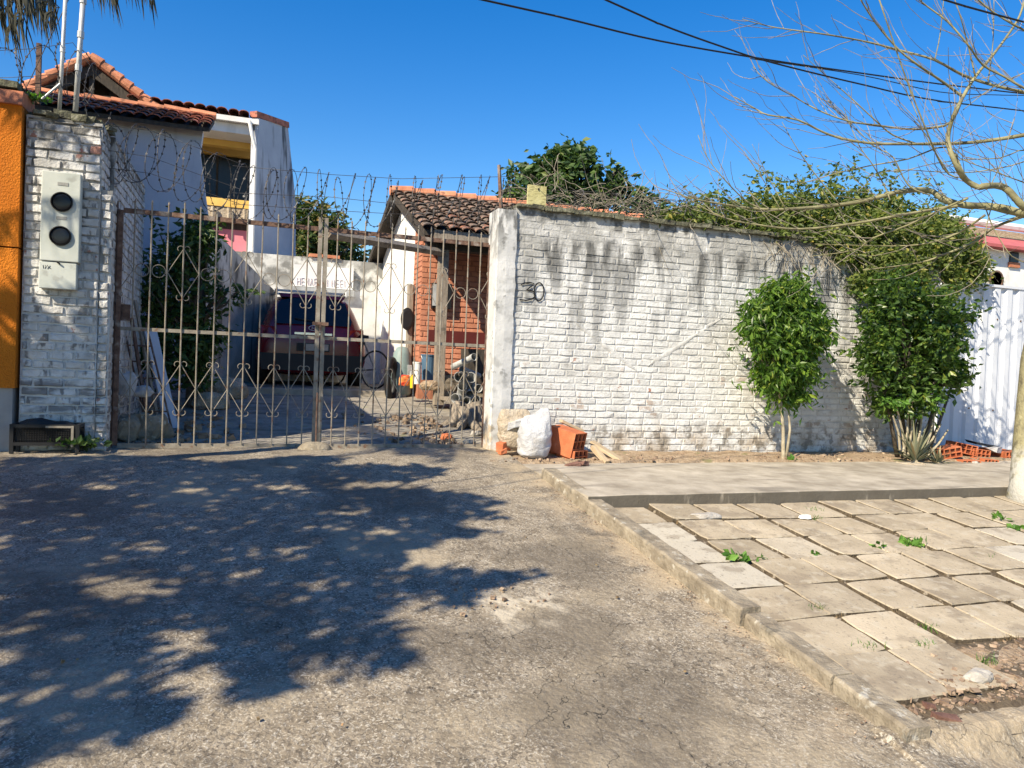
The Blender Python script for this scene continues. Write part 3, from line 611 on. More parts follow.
mb = MB(); mb.prism([(XG-.12, YR, ZR-.04), (XG-.12, YE+.05, ZE_-.02), (XG-.12, YE+.05, ZE_-.09), (XG-.12, YR, ZR-.12)], (6.5, 0, 0)); mb.prism([(XG-.12, YR+.002, ZR-.12), (XG-.12, YB, ZBk-.09), (XG-.12, YB, ZBk-.02), (XG-.12, YR+.002, ZR-.04)], (6.5, 0, 0)); mb.build('roof_deck', m_dwood, H)
mb = MB(); tiles(mb, (XG-.16, YR, ZR), (1, 0, 0), sl_f, 33, 11, .195, sl_f.length/11, .05)
roof = mb.build('roof', m_tile, H, smooth=False)
mb = MB(); tiles(mb, (XG-.16, YR, ZR), (1, 0, 0), sl_b, 31, 8, .208, sl_b.length/8); mb.build('back_roof', m_tile, H)
mb = MB()
for i in range(17): mb.tube([(XG-.18+i*.39, YR, ZR+.01), (XG-.18+i*.39+.42, YR, ZR+.035)], [.085, .1], 10)
mb.build('ridge_tiles', m_tiler, H)
mb = MB()
for a, b in (((XG-.17, YR, ZR-.02), (XG-.17, YB, ZBk-.02)), ((XG-.1, YR, ZR-.06), (XG-.1, YE+.1, ZE_-.03))):
    a, b = Vector(a), Vector(b); mb.prism([a, b, b-Vector((0, 0, .14)), a-Vector((0, 0, .14))], (.04, 0, 0))
mb.build('bargeboard', m_dwood, H)
# gable wall X = XG + .1
gx = 2.52; yf = 11.75
def zro(y): return (ZE_+(ZR-ZE_)*(y-YE)/(YR-YE) if y < YR else ZR+(ZBk-ZR)*(y-YR)/(YB-YR))-.13
mb = MB(); mb.prism([(gx, yf+.62, .2), (gx, yf+.62, zro(yf+.62)), (gx, YR, zro(YR)), (gx, 15.6, zro(15.6)), (gx, 15.6, .2)], (.2, 0, 0)); mb.build('gable_wall', m_cream, H)
mb = MB(); mb.boxb((gx-.04, 13.1, .2), (gx-.001, 13.5, 3.6)); mb.build('wall_pier', m_cream, H)
mb = MB(); mb.prism([(gx, yf, .2), (gx, yf, zro(yf)), (gx, yf+.619, zro(yf+.619)), (gx, yf+.619, .2)], (.22, 0, 0)); mb.boxb((gx+.221, yf+.004, .2), (8.6, yf+.2, 3.05)); mb.build('brick_core', m_ormortar, H)
mb = MB(); bricks(mb, (gx, yf, 0), (0, 1, 0), (-1, 0, 0), .61, .6, 3.05, .085, .24, joint=.012, relief=.008, jit=.001)
bricks(mb, (gx+.002, yf, 0), (1, 0, 0), (0, -1, 0), 5, .75, 3.0, .085, .24, joint=.012, relief=.008, jit=.001); mb.build('brick_wall', m_orbrick, H)
a, b = P(428, 329, yf), P(486, 346, yf)
mb = MB(); mb.boxb((gx+.14, yf-.03, 1.24), (gx+4.0, yf-.009, 1.46)); mb.build('maroon_band', m_maroon, H)  # dark maroon strip set along the brick front
mb = MB(); mb.boxb((gx+.3, yf-.05, .4), (gx+4.0, yf-.011, .74)); mb.build('plinth', m_kerb, H)
a, b = P(432, 283, yf-.05), P(450, 309, yf-.05)
mb = MB(); mb.boxb((a.x, yf-.12, b.z), (b.x, yf-.011, a.z)); wn = mb.build('wall_cabinet', m_black, H)
mb = MB(); mb.boxb((a.x-.0, yf-.135, b.z+.03), (a.x+.09, yf-.121, a.z-.02)); mb.build('cabinet_panel', m_galv, H)
# porch post and beams
pp = P(441, 320, 10.95)
mb = MB(); mb.boxb((pp.x-.07, 10.88, .3), (pp.x+.07, 11.02, 2.62)); mb.build('porch_post', m_wood, H)
mb = MB(); mb.boxb((XG-.02, 10.86, 2.62), (8.6, 11.04, 2.78)); mb.build('porch_beam', m_dwood, H)
mb = MB(); mb.boxb((XG+.02, YE+.02, 2.70), (8.6, YE+.06, 2.86)); mb.build('eave_board', m_wood, H)
A, B = P(327, 234, 8.35), Vector((pp.x-.02, 10.9, 2.58))
mb = MB(); mb.tube([A, B], .055, 4); tag(mb.build('timber_beam', m_wood, loc=tuple(A)), 'weathered timber beam running from the gate top to the porch post', 'beam')
A, B = P(431, 250, 10.4), P(447, 262, 10.4)
for (x, y0, y1, yy, rr, lab, disc) in ((408, 300, 388, 12.2, .06, 'weathered grey wooden post with a black disc, left of the pair', (407, 319)), (421, 284, 385, 12.0, .05, 'weathered grey wooden post with a black cap by the brick corner', None)):
    a, b = P(x, y1, yy), P(x+3, y0-15 if disc else y0, yy); a.z = gz(0, yy)-.02
    t = thing('wooden_post', lab, 'post', tuple(a), 'wooden posts beside the brick corner'); mb = MB(); mb.tube([a, b], rr, 6); mb.build('shaft', m_wood, t)
    mb = MB()
    if disc: mb.lathe(P(*disc, yy-rr-.03), [(.1, 0), (.11, -.02), (.08, -.03)], 18, 'Y'); mb.v = [(v[0], v[1], v[2]+(v[2]-P(*disc, yy-.1).z)*.7) for v in mb.v]; mb.build('black_disc', m_black, t)
    else: mb.box(b+Vector((0, 0, .03)), (.12, .12, .1)); mb.build('black_cap', m_black, t)

# ---------------------------------------------------------------- yard walls and left buildings
mb = MB(); bx = thing('side_wall', 'white painted brick side wall running back from the left gate pillar', 'wall', (-1.35, 8.3, 0))
mb.boxb((-1.55, YW+.42, -.2), (-1.33, 10.35, 3.0)); mb.build('wall_core', m_mortar, bx)
mb = MB(); bricks(mb, (-1.33, YW+.42, 0), (0, 1, 0), (1, 0, 0), 2.08, .05, 2.98, .085, .25, relief=.012); mb.build('brick_face', m_pillar, bx)
# oblique stained boundary wall
A0 = P(206, 222, 12.1); B0 = P(277, 293, 15.0); 
mb = MB(); d = (B0-A0); nrm = Vector((d.y, -d.x, 0)).normalized()*-.18
mb.prism([(A0.x, A0.y, 0), (A0.x, A0.y, A0.z), (B0.x, B0.y, B0.z), (B0.x, B0.y, 0)], nrm); tag(mb.build('stained_wall', m_stain, loc=(A0.x, A0.y, .4)), 'grey stained concrete wall with sloping top left of the car', 'wall')
# back wall
a, b = P(240, 295, 15.6), P(400, 325, 15.6)
mb = MB(); mb.boxb((a.x-1.5, 15.6, .2), (b.x+1.5, 15.8, P(330, 259, 15.6).z)); tag(mb.build('back_wall', m_back, loc=(a.x, 15.6, .45)), 'pale back wall of the yard with mouldy top behind the car', 'wall')
t = thing('sign_board', 'white sign board with faded pink lettering on the back wall', 'sign', tuple(P(325, 290, 15.5)))
a, b = P(294, 264, 15.5), P(353, 290, 15.5)
mb = MB(); mb.boxb((a.x, 15.5, b.z), (b.x, 15.58, a.z)); mb.build('board', pmat('white_board', (.74, .74, .74), scale=2, bump=0), t)
mb = MB(); mb.boxb((a.x-.02, 15.46, b.z-.14), (b.x+.02, 15.58, b.z-.012)); mb.build('sill', m_galv, t)
m_fp = pmat('faded_pink', (.73, .66, .67), bump=0); x = 297
while x < 350:
    if not 316 < x < 322:
        sh = random.choice('IHTEAN'); y0, y1 = 277.5+(x-297)*.06, 284.5+(x-297)*.06
        S = {'I': [((0, 0), (0, 1))], 'H': [((0, 0), (0, 1)), ((1, 0), (1, 1)), ((0, .5), (1, .5))], 'T': [((0, 0), (1, 0)), ((.5, 0), (.5, 1))], 'E': [((0, 0), (0, 1)), ((0, 0), (1, 0)), ((0, .5), (1, .5)), ((0, 1), (1, 1))], 'A': [((0, 1), (.5, 0)), ((.5, 0), (1, 1))], 'N': [((0, 1), (0, 0)), ((0, 0), (1, 1)), ((1, 1), (1, 0))]}[sh]
        mb = MB()
        for (p, q) in S: mb.tube([P(x+p[0]*2.6, y0+p[1]*(y1-y0), 15.49), P(x+q[0]*2.6, y0+q[1]*(y1-y0), 15.49)], .006, 4)
        mb.build('faded_letter', m_fp, t)
    x += 4.3
mb = MB(); mb.box(P(330, 301/1.0, 15.7), (.1, .1, .02))
a = P(310, 304, 15.7); mb = MB(); mb.box(P(324, 257, 15.7), (.6, .3, .06)); tag(mb.build('roof_sheet', m_tiler, loc=tuple(P(324, 257, 15.7))), 'small pale slab lying on top of the back wall', 'slab')

# annex (lilac wall, lean-to tile roof)
AX = thing('lilac_annex', 'lilac grey rendered annex with a red lean-to tile roof above the gate', 'house', (-1.6, 12, .4))
ya = 12.2
tl, tr = P(60, 130, ya), P(203, 131, ya); k1, k2 = P(200, 152, ya), P(209, 222, ya)
mb = MB(); mb.prism([(-4.2, ya, 0), (-4.2, ya, tr.z), (tr.x, ya, tr.z), (k1.x, ya, k1.z), (k2.x, ya, k2.z), (k2.x, ya, 0)], (0, .2, 0)); mb.build('wall', m_annex, AX)
up = P(203, 116, 13.3); D = Vector((0, ya-.22-13.3, tr.z+.02-up.z))
mb = MB(); tiles(mb, (tr.x+.12-.17*24, 13.3, up.z), (1, 0, 0), D, 24, 4, .17, D.length/4, .045); mb.build('roof', m_tilem, AX)
mb = MB(); mb.prism([(tr.x+.1, ya-.2, tr.z-.06), (tr.x+.1, ya-.2, tr.z+.0), (tr.x+.1, 13.3, up.z-.02), (tr.x+.1, 13.3, up.z-.1)], (-4, 0, 0)); mb.build('roof_deck', m_dwood, AX)
mb = MB()
for i in range(11): mb.tube([(tr.x+.12-i*.38, 13.32, up.z+.03), (tr.x+.12-i*.38-.4, 13.32, up.z+.045)], [.06, .07], 8)
mb.build('ridge_tiles', m_tiler, AX)

# two storey house with gable, balcony and wing wall
TH = thing('two_storey_house', 'two storey yellow house with tiled gable, balcony and grey side wall', 'house', (-1.5, 16, .4))
yh = 16.0
apx, rg, lf = P(91, 56, yh), P(156, 107, yh), P(16, 92, yh)
mb = MB()
def rake(a, b, n, w_=.16):
    a, b = Vector(a), Vector(b); ln = (b-a).length/n; dr = (b-a).normalized()
    for i in range(n): mb.tube([a+dr*i*ln, a+dr*(i+1.12)*ln+Vector((0, -.0, .02))], [.075, .095], 9)
rake(apx, rg+Vector((.05, 0, -.05)), 7); rake(apx, lf, 7); mb.build('verge_tiles', m_tiler, TH)
mb = MB(); T_ = .08
for s_, e in ((apx, rg), (apx, lf)): mb.prism([s_-Vector((0, 0, .02)), e-Vector((0, 0, .02)), e-Vector((0, 0, .1)), s_-Vector((0, 0, .1))], (0, 4.5, 0))
mb.build('gable_roof', m_tilem, TH)
mb = MB()
for s_, e in ((apx, rg), (apx, lf)): mb.prism([s_-Vector((0, -.06, .12)), e-Vector((0, -.06, .12)), e-Vector((0, -.06, .32)), s_-Vector((0, -.06, .34))], (0, .06, 0))
for f in (.3, .6): 
    q = apx.lerp(rg, f); mb.boxb((q.x-.05, yh+.25, q.z-.9), (q.x+.05, yh+.33, q.z-.15))
mb.boxb((apx.x-.04, yh+.1, apx.z-1.1), (apx.x+.04, yh+.18, apx.z-.1)); mb.boxb((lf.x+.3, yh+.2, rg.z+.02), (rg.x-.05, yh+.3, rg.z+.14)); mb.build('truss', m_dwood, TH)  # truss coloured dark for the shade under the gable roof
mb = MB(); mb.prism([(lf.x, yh+.5, lf.z-.1), (apx.x, yh+.5, apx.z-.15), (rg.x, yh+.5, rg.z-.1), (rg.x, yh+.5, 2), (lf.x, yh+.5, 2)], (0, .1, 0)); mb.build('gable_wall', m_dwood, TH)  # dark sheet across the gable, its colour stands for the shade within
# balcony block: corner C
C0 = P(258, 120, yh); g0 = P(150, 106, yh)
zE = C0.z
mb = MB(); mb.boxb((g0.x-.5, yh-.04, zE-.1), (C0.x+.02, yh+.08, zE+.0)); mb.build('gutter', m_cream, TH)
mb = MB(); tiles(mb, (g0.x-.4, yh+2.0, zE+.55), (1, 0, 0), (0, -2.0, -.48), 11, 5, .2, .42, .06)
mb.build('roof', m_tilem, TH)
mb = MB(); mb.prism([(g0.x-.5, yh+.0, zE-.02), (g0.x-.5, yh+2.0, zE+.5), (g0.x-.5, yh+2.0, zE-.1), (g0.x-.5, yh+.0, zE-.1)], (C0.x-g0.x+.5, 0, 0)); mb.build('roof_deck', m_dwood, TH)
s1, s2, s3 = P(230, 126, yh+.1).z, P(230, 146, yh+.5).z, P(230, 199, yh+.3)
mb = MB(); mb.boxb((g0.x-.5, yh+.09, P(230, 128, yh).z-.06), (C0.x-.03, yh+.7, zE-.101)); mb.build('soffit_board', m_cream, TH)
zl = P(230, 148, yh+.8).z
mb = MB(); mb.boxb((g0.x-.5, yh+.71, zl), (C0.x-.03, yh+.9, zE-.1)); mb.boxb((g0.x-.5, yh+1.35, zl-.02), (C0.x-.03, yh+1.5, zE-.1)); mb.build('yellow_fascia', m_yellow, TH)
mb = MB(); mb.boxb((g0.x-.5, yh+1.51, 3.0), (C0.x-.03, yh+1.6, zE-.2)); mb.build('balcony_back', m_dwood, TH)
mb = MB(); mb.boxb((g0.x+.2, yh+1.44, 3.3), (C0.x-.1, yh+1.5, zl-.04)); wn = mb.build('window', m_glass, TH)
for xx in (g0.x+.6, g0.x+1.15): mb = MB(); mb.boxb((xx, yh+1.4, 3.3), (xx+.04, yh+1.44, zl-.04)); mb.build('window_mullion', m_dwood, TH)
zp1, zp2 = P(230, 199, yh+.25).z, P(230, 222, yh+.25).z
zp3 = P(230, 207, yh+.25).z
mb = MB(); mb.boxb((g0.x-.3, yh+.25, zp3), (C0.x-.03, yh+.4, zp1)); mb.build('parapet_rail', m_yellow, TH)
mb = MB(); mb.boxb((g0.x-.3, yh+.27, zp2), (C0.x-.03, yh+.4, zp3-.002))
for k in range(5): mb.tube([(C0.x-.2-k*.3, yh+.2, zp2+.02), (C0.x-.2-k*.3, yh+.2, zp3-.03)], .035, 8)
mb.build('parapet', m_rubble, TH)
mb = MB(); mb.boxb((g0.x-.3, yh+.4, zp2-.12), (C0.x-.03, yh+1.5, zp2-.002)); mb.build('balcony_slab', m_dwood, TH)
mb = MB(); mb.boxb((g0.x-.3, yh+.42, 1), (C0.x-.03, yh+.6, zp2-.121)); mb.build('pink_wall', m_pink, TH)
W1, W2, W3 = P(288, 127, yh+.9), P(296, 205, yh+.9), P(297, 330, yh+.9)
mb = MB(); nv = Vector((-.15, .08, 0))
mb.prism([(C0.x, yh, 0), (C0.x, yh, zE+.04), (W1.x, yh+.9, W1.z), (W2.x, yh+.9, W2.z), (W3.x, yh+.9, 0)], (-.12, .06, 0)); mb.build('wing_wall', m_wing, TH)
mb = MB(); mb.prism([(C0.x-.02, yh-.03, zE+.05), (C0.x-.02, yh-.03, zE+.17), (W1.x+.02, yh+.88, W1.z+.1), (W1.x+.03, yh+.88, W1.z-.02)], (-.14, .1, 0)); mb.build('wing_coping', m_tilem, TH)
mb = MB(); e_ = P(256, 240, yh); mb.tube([(C0.x-.16, yh-.07, zE-.06), (C0.x-.1, yh-.08, zE-.35), (C0.x-.03, yh-.06, zE-.6), (C0.x-.03, yh-.06, 1)], .035, 8); mb.build('downspout', m_cream, TH)

# ---------------------------------------------------------------- car
def make_car():
    m_red = pmat('dark_red_car_paint', (.14, .006, .01), scale=1, rough=.25, bump=0, spec=.6); x0, x1 = P(262, 340, 12.75).x, P(362, 340, 12.75).x
    cx = (x0+x1)/2; hw = .88; y0 = 12.7; zg = gz(0, 12.6)
    t = thing('red_car', 'dark red hatchback car with roof rails parked at the back of the yard', 'car', (cx, y0, zg))
    mb = MB(); rings = []
    secs = [(0.0, .88, .30, .78, .80, .62), (.04, .96, .26, .95, .92, .74), (.12, 1.0, .22, 1.0, 1.08, .8), (.30, 1.0, .2, 1.0, 1.36, .76), (.48, 1.0, .2, 1.0, 1.52, .72), (.9, 1.0, .2, 1.0, 1.58, .74), (2.2, 1.0, .2, 1.0, 1.6, .74), (2.7, 1.0, .2, 1.0, 1.5, .72), (3.2, 1.0, .2, 1.0, 1.08, .8), (4.0, .97, .22, .92, .92, .8), (4.25, .85, .3, .8, .72, .7)]
    for (y, wb, zb, wm, zt, wt) in secs:
        zm = min(.98, zt-.03); half = [(0, zb), (.8*hw*wb, zb), (hw*wb, zb+.12), (hw*wb*1.01, .55), (hw*wm*.985, max(.6, zm*.9)), (hw*max(wt, .3)*(1.12 if zt > 1.1 else 1.02), (zm+zt)/2), (hw*wt, zt-.05), (hw*wt*.75, zt), (0, zt+.01)]
        ring = [(cx+a, y0+y, zg+z) for a, z in half]+[(cx-a, y0+y, zg+z) for a, z in half[-2:0:-1]]
        rings.append(mb.vs(ring))
    n = len(ring)
    for A, B in zip(rings, rings[1:]):
        for k in range(n): mb.face((A+k, A+(k+1) % n, B+(k+1) % n, B+k), .5)
    mb.face([rings[0]+k for k in range(n)], .5); mb.face([rings[-1]+k for k in range(n)], .5)
    o = mb.build('body', m_red, t, smooth=True); s_ = o.modifiers.new('s', 'SUBSURF'); s_.levels = s_.render_levels = 1
    def q(x, z, dy=0):  # point on the tailgate
        y = .12+(z-1.08)/(1.36-1.08)*.18 if z > 1.08 else .12-(1.08-z)*.25
        return (cx+x, y0+y-.035+dy, zg+z)
    mb = MB(); poly = [q(-.60, 1.04), q(-.63, 1.12), q(-.53, 1.44), q(-.3, 1.49), (cx+.3, q(0, 1.49)[1], zg+1.49), q(.53, 1.44), q(.63, 1.12), q(.60, 1.04)]; mb.prism(poly, (0, .05, 0)); mb.build('rear_window', m_glass, t)
    mb = MB(); mb.prism([q(-.5, 1.5), q(-.54, 1.56), q(.54, 1.56), q(.5, 1.5)], (0, .3, 0)); mb.build('spoiler', m_red, t)
    for s in (-1, 1):
        mb = MB(); mb.prism([q(s*.55, .8), q(s*.6, .98), q(s*.83, 1.0, .08), q(s*.84, .84, .08)], (0, .05, 0)); mb.build('tail_light', pmat('tail_lamp_red', (.25, .01, .01), rough=.15, bump=0, spec=.8), t)
        mb = MB(); mb.tube([(cx+s*.58, y0+.6, zg+1.57), (cx+s*.58, y0+.62, zg+1.66), (cx+s*.58, y0+2.2, zg+1.68), (cx+s*.58, y0+2.3, zg+1.6)], .018, 6); mb.build('roof_rail', m_galv, t)
        for wy in (.75, 3.35):
            w_ = MB(); w_.lathe((cx+s*(hw-.1), y0+wy, zg+.32), [(.22, -.1), (.32, -.1), (.335, -.06), (.335, .06), (.32, .1), (.22, .1)], 24, 'X'); wo = w_.build('wheel', m_black, t)
            w_ = MB(); w_.lathe((cx+s*(hw-.1), y0+wy, zg+.32), [(.21, -.09), (.2, .09)], 16, 'X'); ro = sub(w_, 'rim', m_galv, wo, (cx, y0, zg))
        mb = MB(); mb.box((cx+s*(hw+.15), y0+2.6, zg+1.05), (.24, .14, .17), jit=.015); mb.tube([(cx+s*(hw-.05), y0+2.6, zg+1.0), (cx+s*(hw+.1), y0+2.6, zg+1.02)], .03, 6); mo = mb.build('side_mirror', m_black, t); bv = mo.modifiers.new('b', 'BEVEL'); bv.width = .03; bv.segments = 2
    for yy in (1.2, 1.9): mb = MB(); mb.boxb((cx-.6, y0+yy, zg+1.66), (cx+.6, y0+yy+.04, zg+1.7)); mb.build('roof_bar', m_galv, t)
    mb = MB(); mb.prism([(cx-.8, y0-.06, zg+.28), (cx-.84, y0-.05, zg+.55), (cx+.84, y0-.05, zg+.55), (cx+.8, y0-.06, zg+.28)], (0, .2, 0)); mb.build('bumper', m_black, t)
    mb = MB(); mb.boxb((cx-.3, y0-.005, zg+.87), (cx+.3, y0+.04, zg+.905)); mb.build('chrome_strip', pmat('chrome', (.6, .62, .68), rough=.2, metal=.9, bump=0), t)
    mb = MB(); mb.boxb((cx-.26, y0-.075, zg+.60), (cx+.26, y0-.04, zg+.73)); mb.build('plate_recess', m_black, t)
    mb = MB(); mb.boxb((cx-.12, y0-.082, zg+.61), (cx+.08, y0-.076, zg+.72)); mb.boxb((cx+.1, y0-.082, zg+.62), (cx+.24, y0-.076, zg+.72)); mb.build('number_plate', pmat('dusty_plate', (.42, .38, .3), bump=0, scale=20), t)
    mb = MB(); em = [(cx+.075*math.cos(a), y0+.035, zg+.985+.042*math.sin(a)) for a in lin(0, math.tau, 20)]; mb.tube(em, .007, 5)
    mb.tube([(cx-.028, y0+.035, zg+.96), (cx-.018, y0+.035, zg+1.01)], .006, 5); mb.tube([(cx+.018, y0+.035, zg+.96), (cx+.028, y0+.035, zg+1.01)], .006, 5); mb.tube([(cx-.025, y0+.035, zg+.983), (cx+.025, y0+.035, zg+.988)], .006, 5)
    mb.build('oval_emblem', m_galv, t)
    mb = MB(); mb.tube([q(.1, 1.1, -.02), q(-.25, 1.13, -.02), q(-.3, 1.14, -.01)], .01, 5); mb.build('rear_wiper', m_black, t)
make_car()

# ---------------------------------------------------------------- foliage
def leafset(mb, centers, size, aspect=.42, up=.25, droop=.35, jit=.35):
    """centers (n,3): one folded leaf quad at each"""
    n = len(centers); d = rs.normal(size=(n, 3)); d[:, 2] = d[:, 2]*.6-droop; d /= np.linalg.norm(d, axis=1)[:, None]
    s = rs.normal(size=(n, 3)); s[:, 2] *= .5; s = np.cross(d, s); s /= np.linalg.norm(s, axis=1)[:, None]+1e-9
    L_ = size*(1+jit*rs.uniform(-1, 1, n))[:, None]; W_ = L_*aspect; nn = np.cross(s, d)
    a = centers; b = centers+d*L_*.45+s*W_*.5+nn*L_*.08; c = centers+d*L_; e = centers+d*L_*.45-s*W_*.5+nn*L_*.08
    V = np.stack([a, b, c, e], 1).reshape(-1, 3); k = len(mb.v); mb.v.extend(map(tuple, V.tolist()))
    for i in range(n): j = k+4*i; mb.f.append((j, j+1, j+2, j+3))
    mb.r.extend(rs.uniform(0, 1, n).tolist()); mb.m.extend([0]*n)
def blob(c, rad, K, m, rc, shell=2.2):
    """clumped points in an ellipsoid"""
    u = rs.normal(size=(K, 3)); u /= np.linalg.norm(u, axis=1)[:, None]; r = rs.uniform(0, 1, K)**(1/shell)
    C_ = np.array(c)+u*r[:, None]*np.array(rad)
    return (C_[:, None, :]+rs.normal(size=(K, m, 3))*rc*rs.uniform(.6, 1.4, (K, 1, 1))).reshape(-1, 3)
def cards(mb, pts, **k): leafset(mb, np.array(pts), **k)
def branchy(mb, base, tips, r0_, sag=.0, n=6):
    for tp in tips:
        b = Vector(base); tp = Vector(tp); pts = []
        for i in range(n+1):
            t = i/n; p = b.lerp(tp, t); p += Vector((random.uniform(-1, 1), random.uniform(-1, 1), random.uniform(-.5, 1)))*.05*(tp-b).length*(t*(1-t))*4; p.z += sag*math.sin(t*math.pi); pts.append(p)
        mb.tube(pts, [r0_*(1-.8*i/n)+.002 for i in range(n+1)], 6)

def tree(name, label, cat, base, trunk_r, crown_regions, leaf_mat, bark, size, group=None, aspect=.42, trunk_top=None, leafargs=None):
    t = thing(name, label, cat, tuple(base), group)
    tops = [Vector(r_[0]) for r_ in crown_regions]; tt = Vector(trunk_top) if trunk_top else Vector(base).lerp(sum(tops, Vector())/len(tops), .6)
    mb = MB(); B_ = Vector(base); mid = B_.lerp(tt, .5)+Vector((random.uniform(-.03, .03), random.uniform(-.03, .03), 0))
    mb.tube([B_-Vector((0, 0, .05)), B_+Vector((0, 0, .08)), mid, tt], [trunk_r*1.5, trunk_r*1.1, trunk_r*.9, trunk_r*.7], 8); mb.build('trunk', bark, t, smooth=True)
    mb = MB()
    for c, rad, K, m, rc in crown_regions:
        tips = [Vector(c)+Vector((random.uniform(-.7, .7)*rad[0], random.uniform(-.7, .7)*rad[1], random.uniform(-.5, .8)*rad[2])) for _ in range(7)]
        branchy(mb, tt, tips, trunk_r*.5)
    mb.build('limbs', bark, t)
    mb = MB()
    for c, rad, K, m, rc in crown_regions:
        leafset(mb, blob(c, rad, int(K*.8), m, rc), size, aspect, **(leafargs or {}))
        for q in range(max(3, K//9)):      # stray sprigs breaking the outline
            u = Vector((random.gauss(0, 1), random.gauss(0, .7), random.gauss(.2, 1))).normalized(); a0 = Vector((c[0]+u.x*rad[0]*.85, c[1]+u.y*rad[1]*.85, c[2]+u.z*rad[2]*.85)); ln = size*random.uniform(1.2, 3.2)
            pp_ = np.array([list(a0+u*ln*k/6+Vector((0, 0, -.03*(k/6)**2))) for k in range(7)])+rs.normal(size=(7, 3))*size*.12
            leafset(mb, np.repeat(pp_, 2, 0), size*.9, aspect, **(leafargs or {}))
    mb.build('crown', leaf_mat, t, normals=False)
    return t

# shrub 1 by the wall
def V3(x, y, Y): return tuple(P(x, y, Y))
yb = 7.3
b1 = P(783, 461, yb); c1 = P(785, 335, yb-.02)
t = tree('wall_shrub', 'round green shrub on a thin double stem against the white wall', 'shrub', b1, .022, [(V3(786, 328, yb), (.47, .36, .5), 230, 26, .06), (V3(784, 372, yb), (.38, .3, .33), 120, 26, .055), (V3(788, 298, yb), (.33, .27, .24), 70, 24, .05), (V3(812, 335, yb+.02), (.22, .2, .36), 40, 22, .05), (V3(755, 325, yb-.05), (.18, .2, .32), 40, 22, .045), (V3(795, 392, yb-.02), (.2, .2, .16), 26, 22, .05)], m_leaf, m_stem, .1, 'shrubs along the wall', aspect=.32, trunk_top=P(781, 400, yb), leafargs=dict(droop=1.0))
mb = MB(); mb.tube([P(786, 459, yb-.03), P(790, 430, yb-.03), P(788, 400, yb)], [.02, .015, .012], 7); mb.build('second_stem', m_stem, t, smooth=True)
# shrub 2 larger
yb2 = 7.2
b2 = P(905, 464, yb2)
tree('wall_shrub', 'large dense dark green bush in front of the corrugated fence', 'shrub', b2, .05, [(V3(912, 350, yb2), (.66, .42, .6), 250, 26, .06), (V3(895, 300, yb2+.05), (.45, .35, .35), 90, 24, .06), (V3(945, 320, yb2), (.34, .33, .45), 80, 24, .06), (V3(878, 345, yb2), (.28, .3, .5), 60, 24, .05), (V3(905, 400, yb2), (.42, .3, .2), 60, 22, .06), (V3(946, 372, yb2), (.24, .26, .3), 40, 22, .05)], m_leafb, m_dbark, .085, 'shrubs along the wall', aspect=.5, trunk_top=P(912, 400, yb2), leafargs=dict(droop=.5))
bst = [o for o in COL.objects if o.get('label', '').startswith('large dense')][0]
for k, (x0_, x1_, r_) in enumerate(((898, 885, .03), (906, 900, .035), (912, 925, .04), (918, 940, .03), (925, 952, .025), (930, 935, .03))):
    mb = MB(); mb.tube([P(x0_, 460, yb2+.1), P((x0_+x1_)/2, 425, yb2+.12), P(x1_, 385, yb2+.1)], [r_, r_*.8, r_*.6], 7); mb.build('stem', m_dbark, bst, smooth=True)
# creeper over the wall
t = thing('wall_creeper', 'tangled green creeper with dry twigs spilling over the wall top', 'creeper', (6.4, YW+.4, WT))
mb = MB(); top = [(655, 212), (680, 207), (700, 196), (730, 196), (760, 182), (790, 180), (820, 168), (850, 172), (880, 172), (905, 186), (930, 188), (950, 200), (968, 222), (972, 250)]
for (x0_, y0_), (x1_, y1_) in zip(top, top[1:]):
    for k in range(2):
        f = (k+.5)/2; x, yt = x0_+(x1_-x0_)*f, y0_+(y1_-y0_)*f; ybm = 222+(x-655)*.2+(14 if x > 800 else 4)
        mid, hh = (yt+ybm)/2, (ybm-yt)/2; den = .45 if x < 730 else 1
        for Y in (8.05, 8.45):
            sc = Y/745; leafset(mb, blob(V3(x, mid+2, Y), (.2, .22, hh*sc*1.0), int(20*den*(1+hh/25)), 13, .055), .075, .45, droop=.35)
for x, y, Y, rad, K in ((850, 262, 7.9, (.3, .16, .18), 14), (890, 272, 7.85, (.35, .2, .2), 26), (930, 262, 7.85, (.35, .2, .3), 34), (955, 280, 7.8, (.24, .2, .3), 26), (945, 245, 8.0, (.3, .25, .25), 30), (820, 250, 7.95, (.2, .12, .1), 10), (865, 285, 7.8, (.3, .14, .16), 20), (905, 285, 7.75, (.4, .2, .22), 50), (935, 240, 7.8, (.4, .2, .3), 50), (880, 225, 7.8, (.5, .2, .2), 44), (790, 240, 8.0, (.3, .12, .1), 12), (970, 255, 7.9, (.16, .2, .25), 14), (860, 255, 7.75, (.45, .1, .14), 44), (820, 240, 7.82, (.35, .1, .1), 26), (885, 262, 7.7, (.3, .14, .2), 34), (775, 232, 7.9, (.35, .1, .07), 14), (850, 240, 7.9, (.4, .14, .12), 34), (900, 268, 7.6, (.4, .18, .2), 46), (870, 282, 7.6, (.25, .14, .16), 24)):
    leafset(mb, blob(V3(x, y, Y), rad, K, 20, .055), .075, .45)
for i in range(60):
    x = random.uniform(650, 960); yy = np.interp(x, [q[0] for q in top], [q[1] for q in top]); p = P(x, yy+8, random.uniform(7.9, 8.5)); d = Vector((random.uniform(-.8, .5), random.uniform(-.3, .3), random.uniform(.3, 1))).normalized(); ps_ = []
    for k in range(random.randint(4, 9)): d = (d+Vector((random.uniform(-.2, .2), 0, -.1))).normalized(); p = p+d*.045; ps_.append(list(p))
    leafset(mb, np.repeat(np.array(ps_), 2, 0)+rs.normal(size=(2*len(ps_), 3))*.01, .07, .45)
mb.build('leaves', m_leafv, t, normals=False)
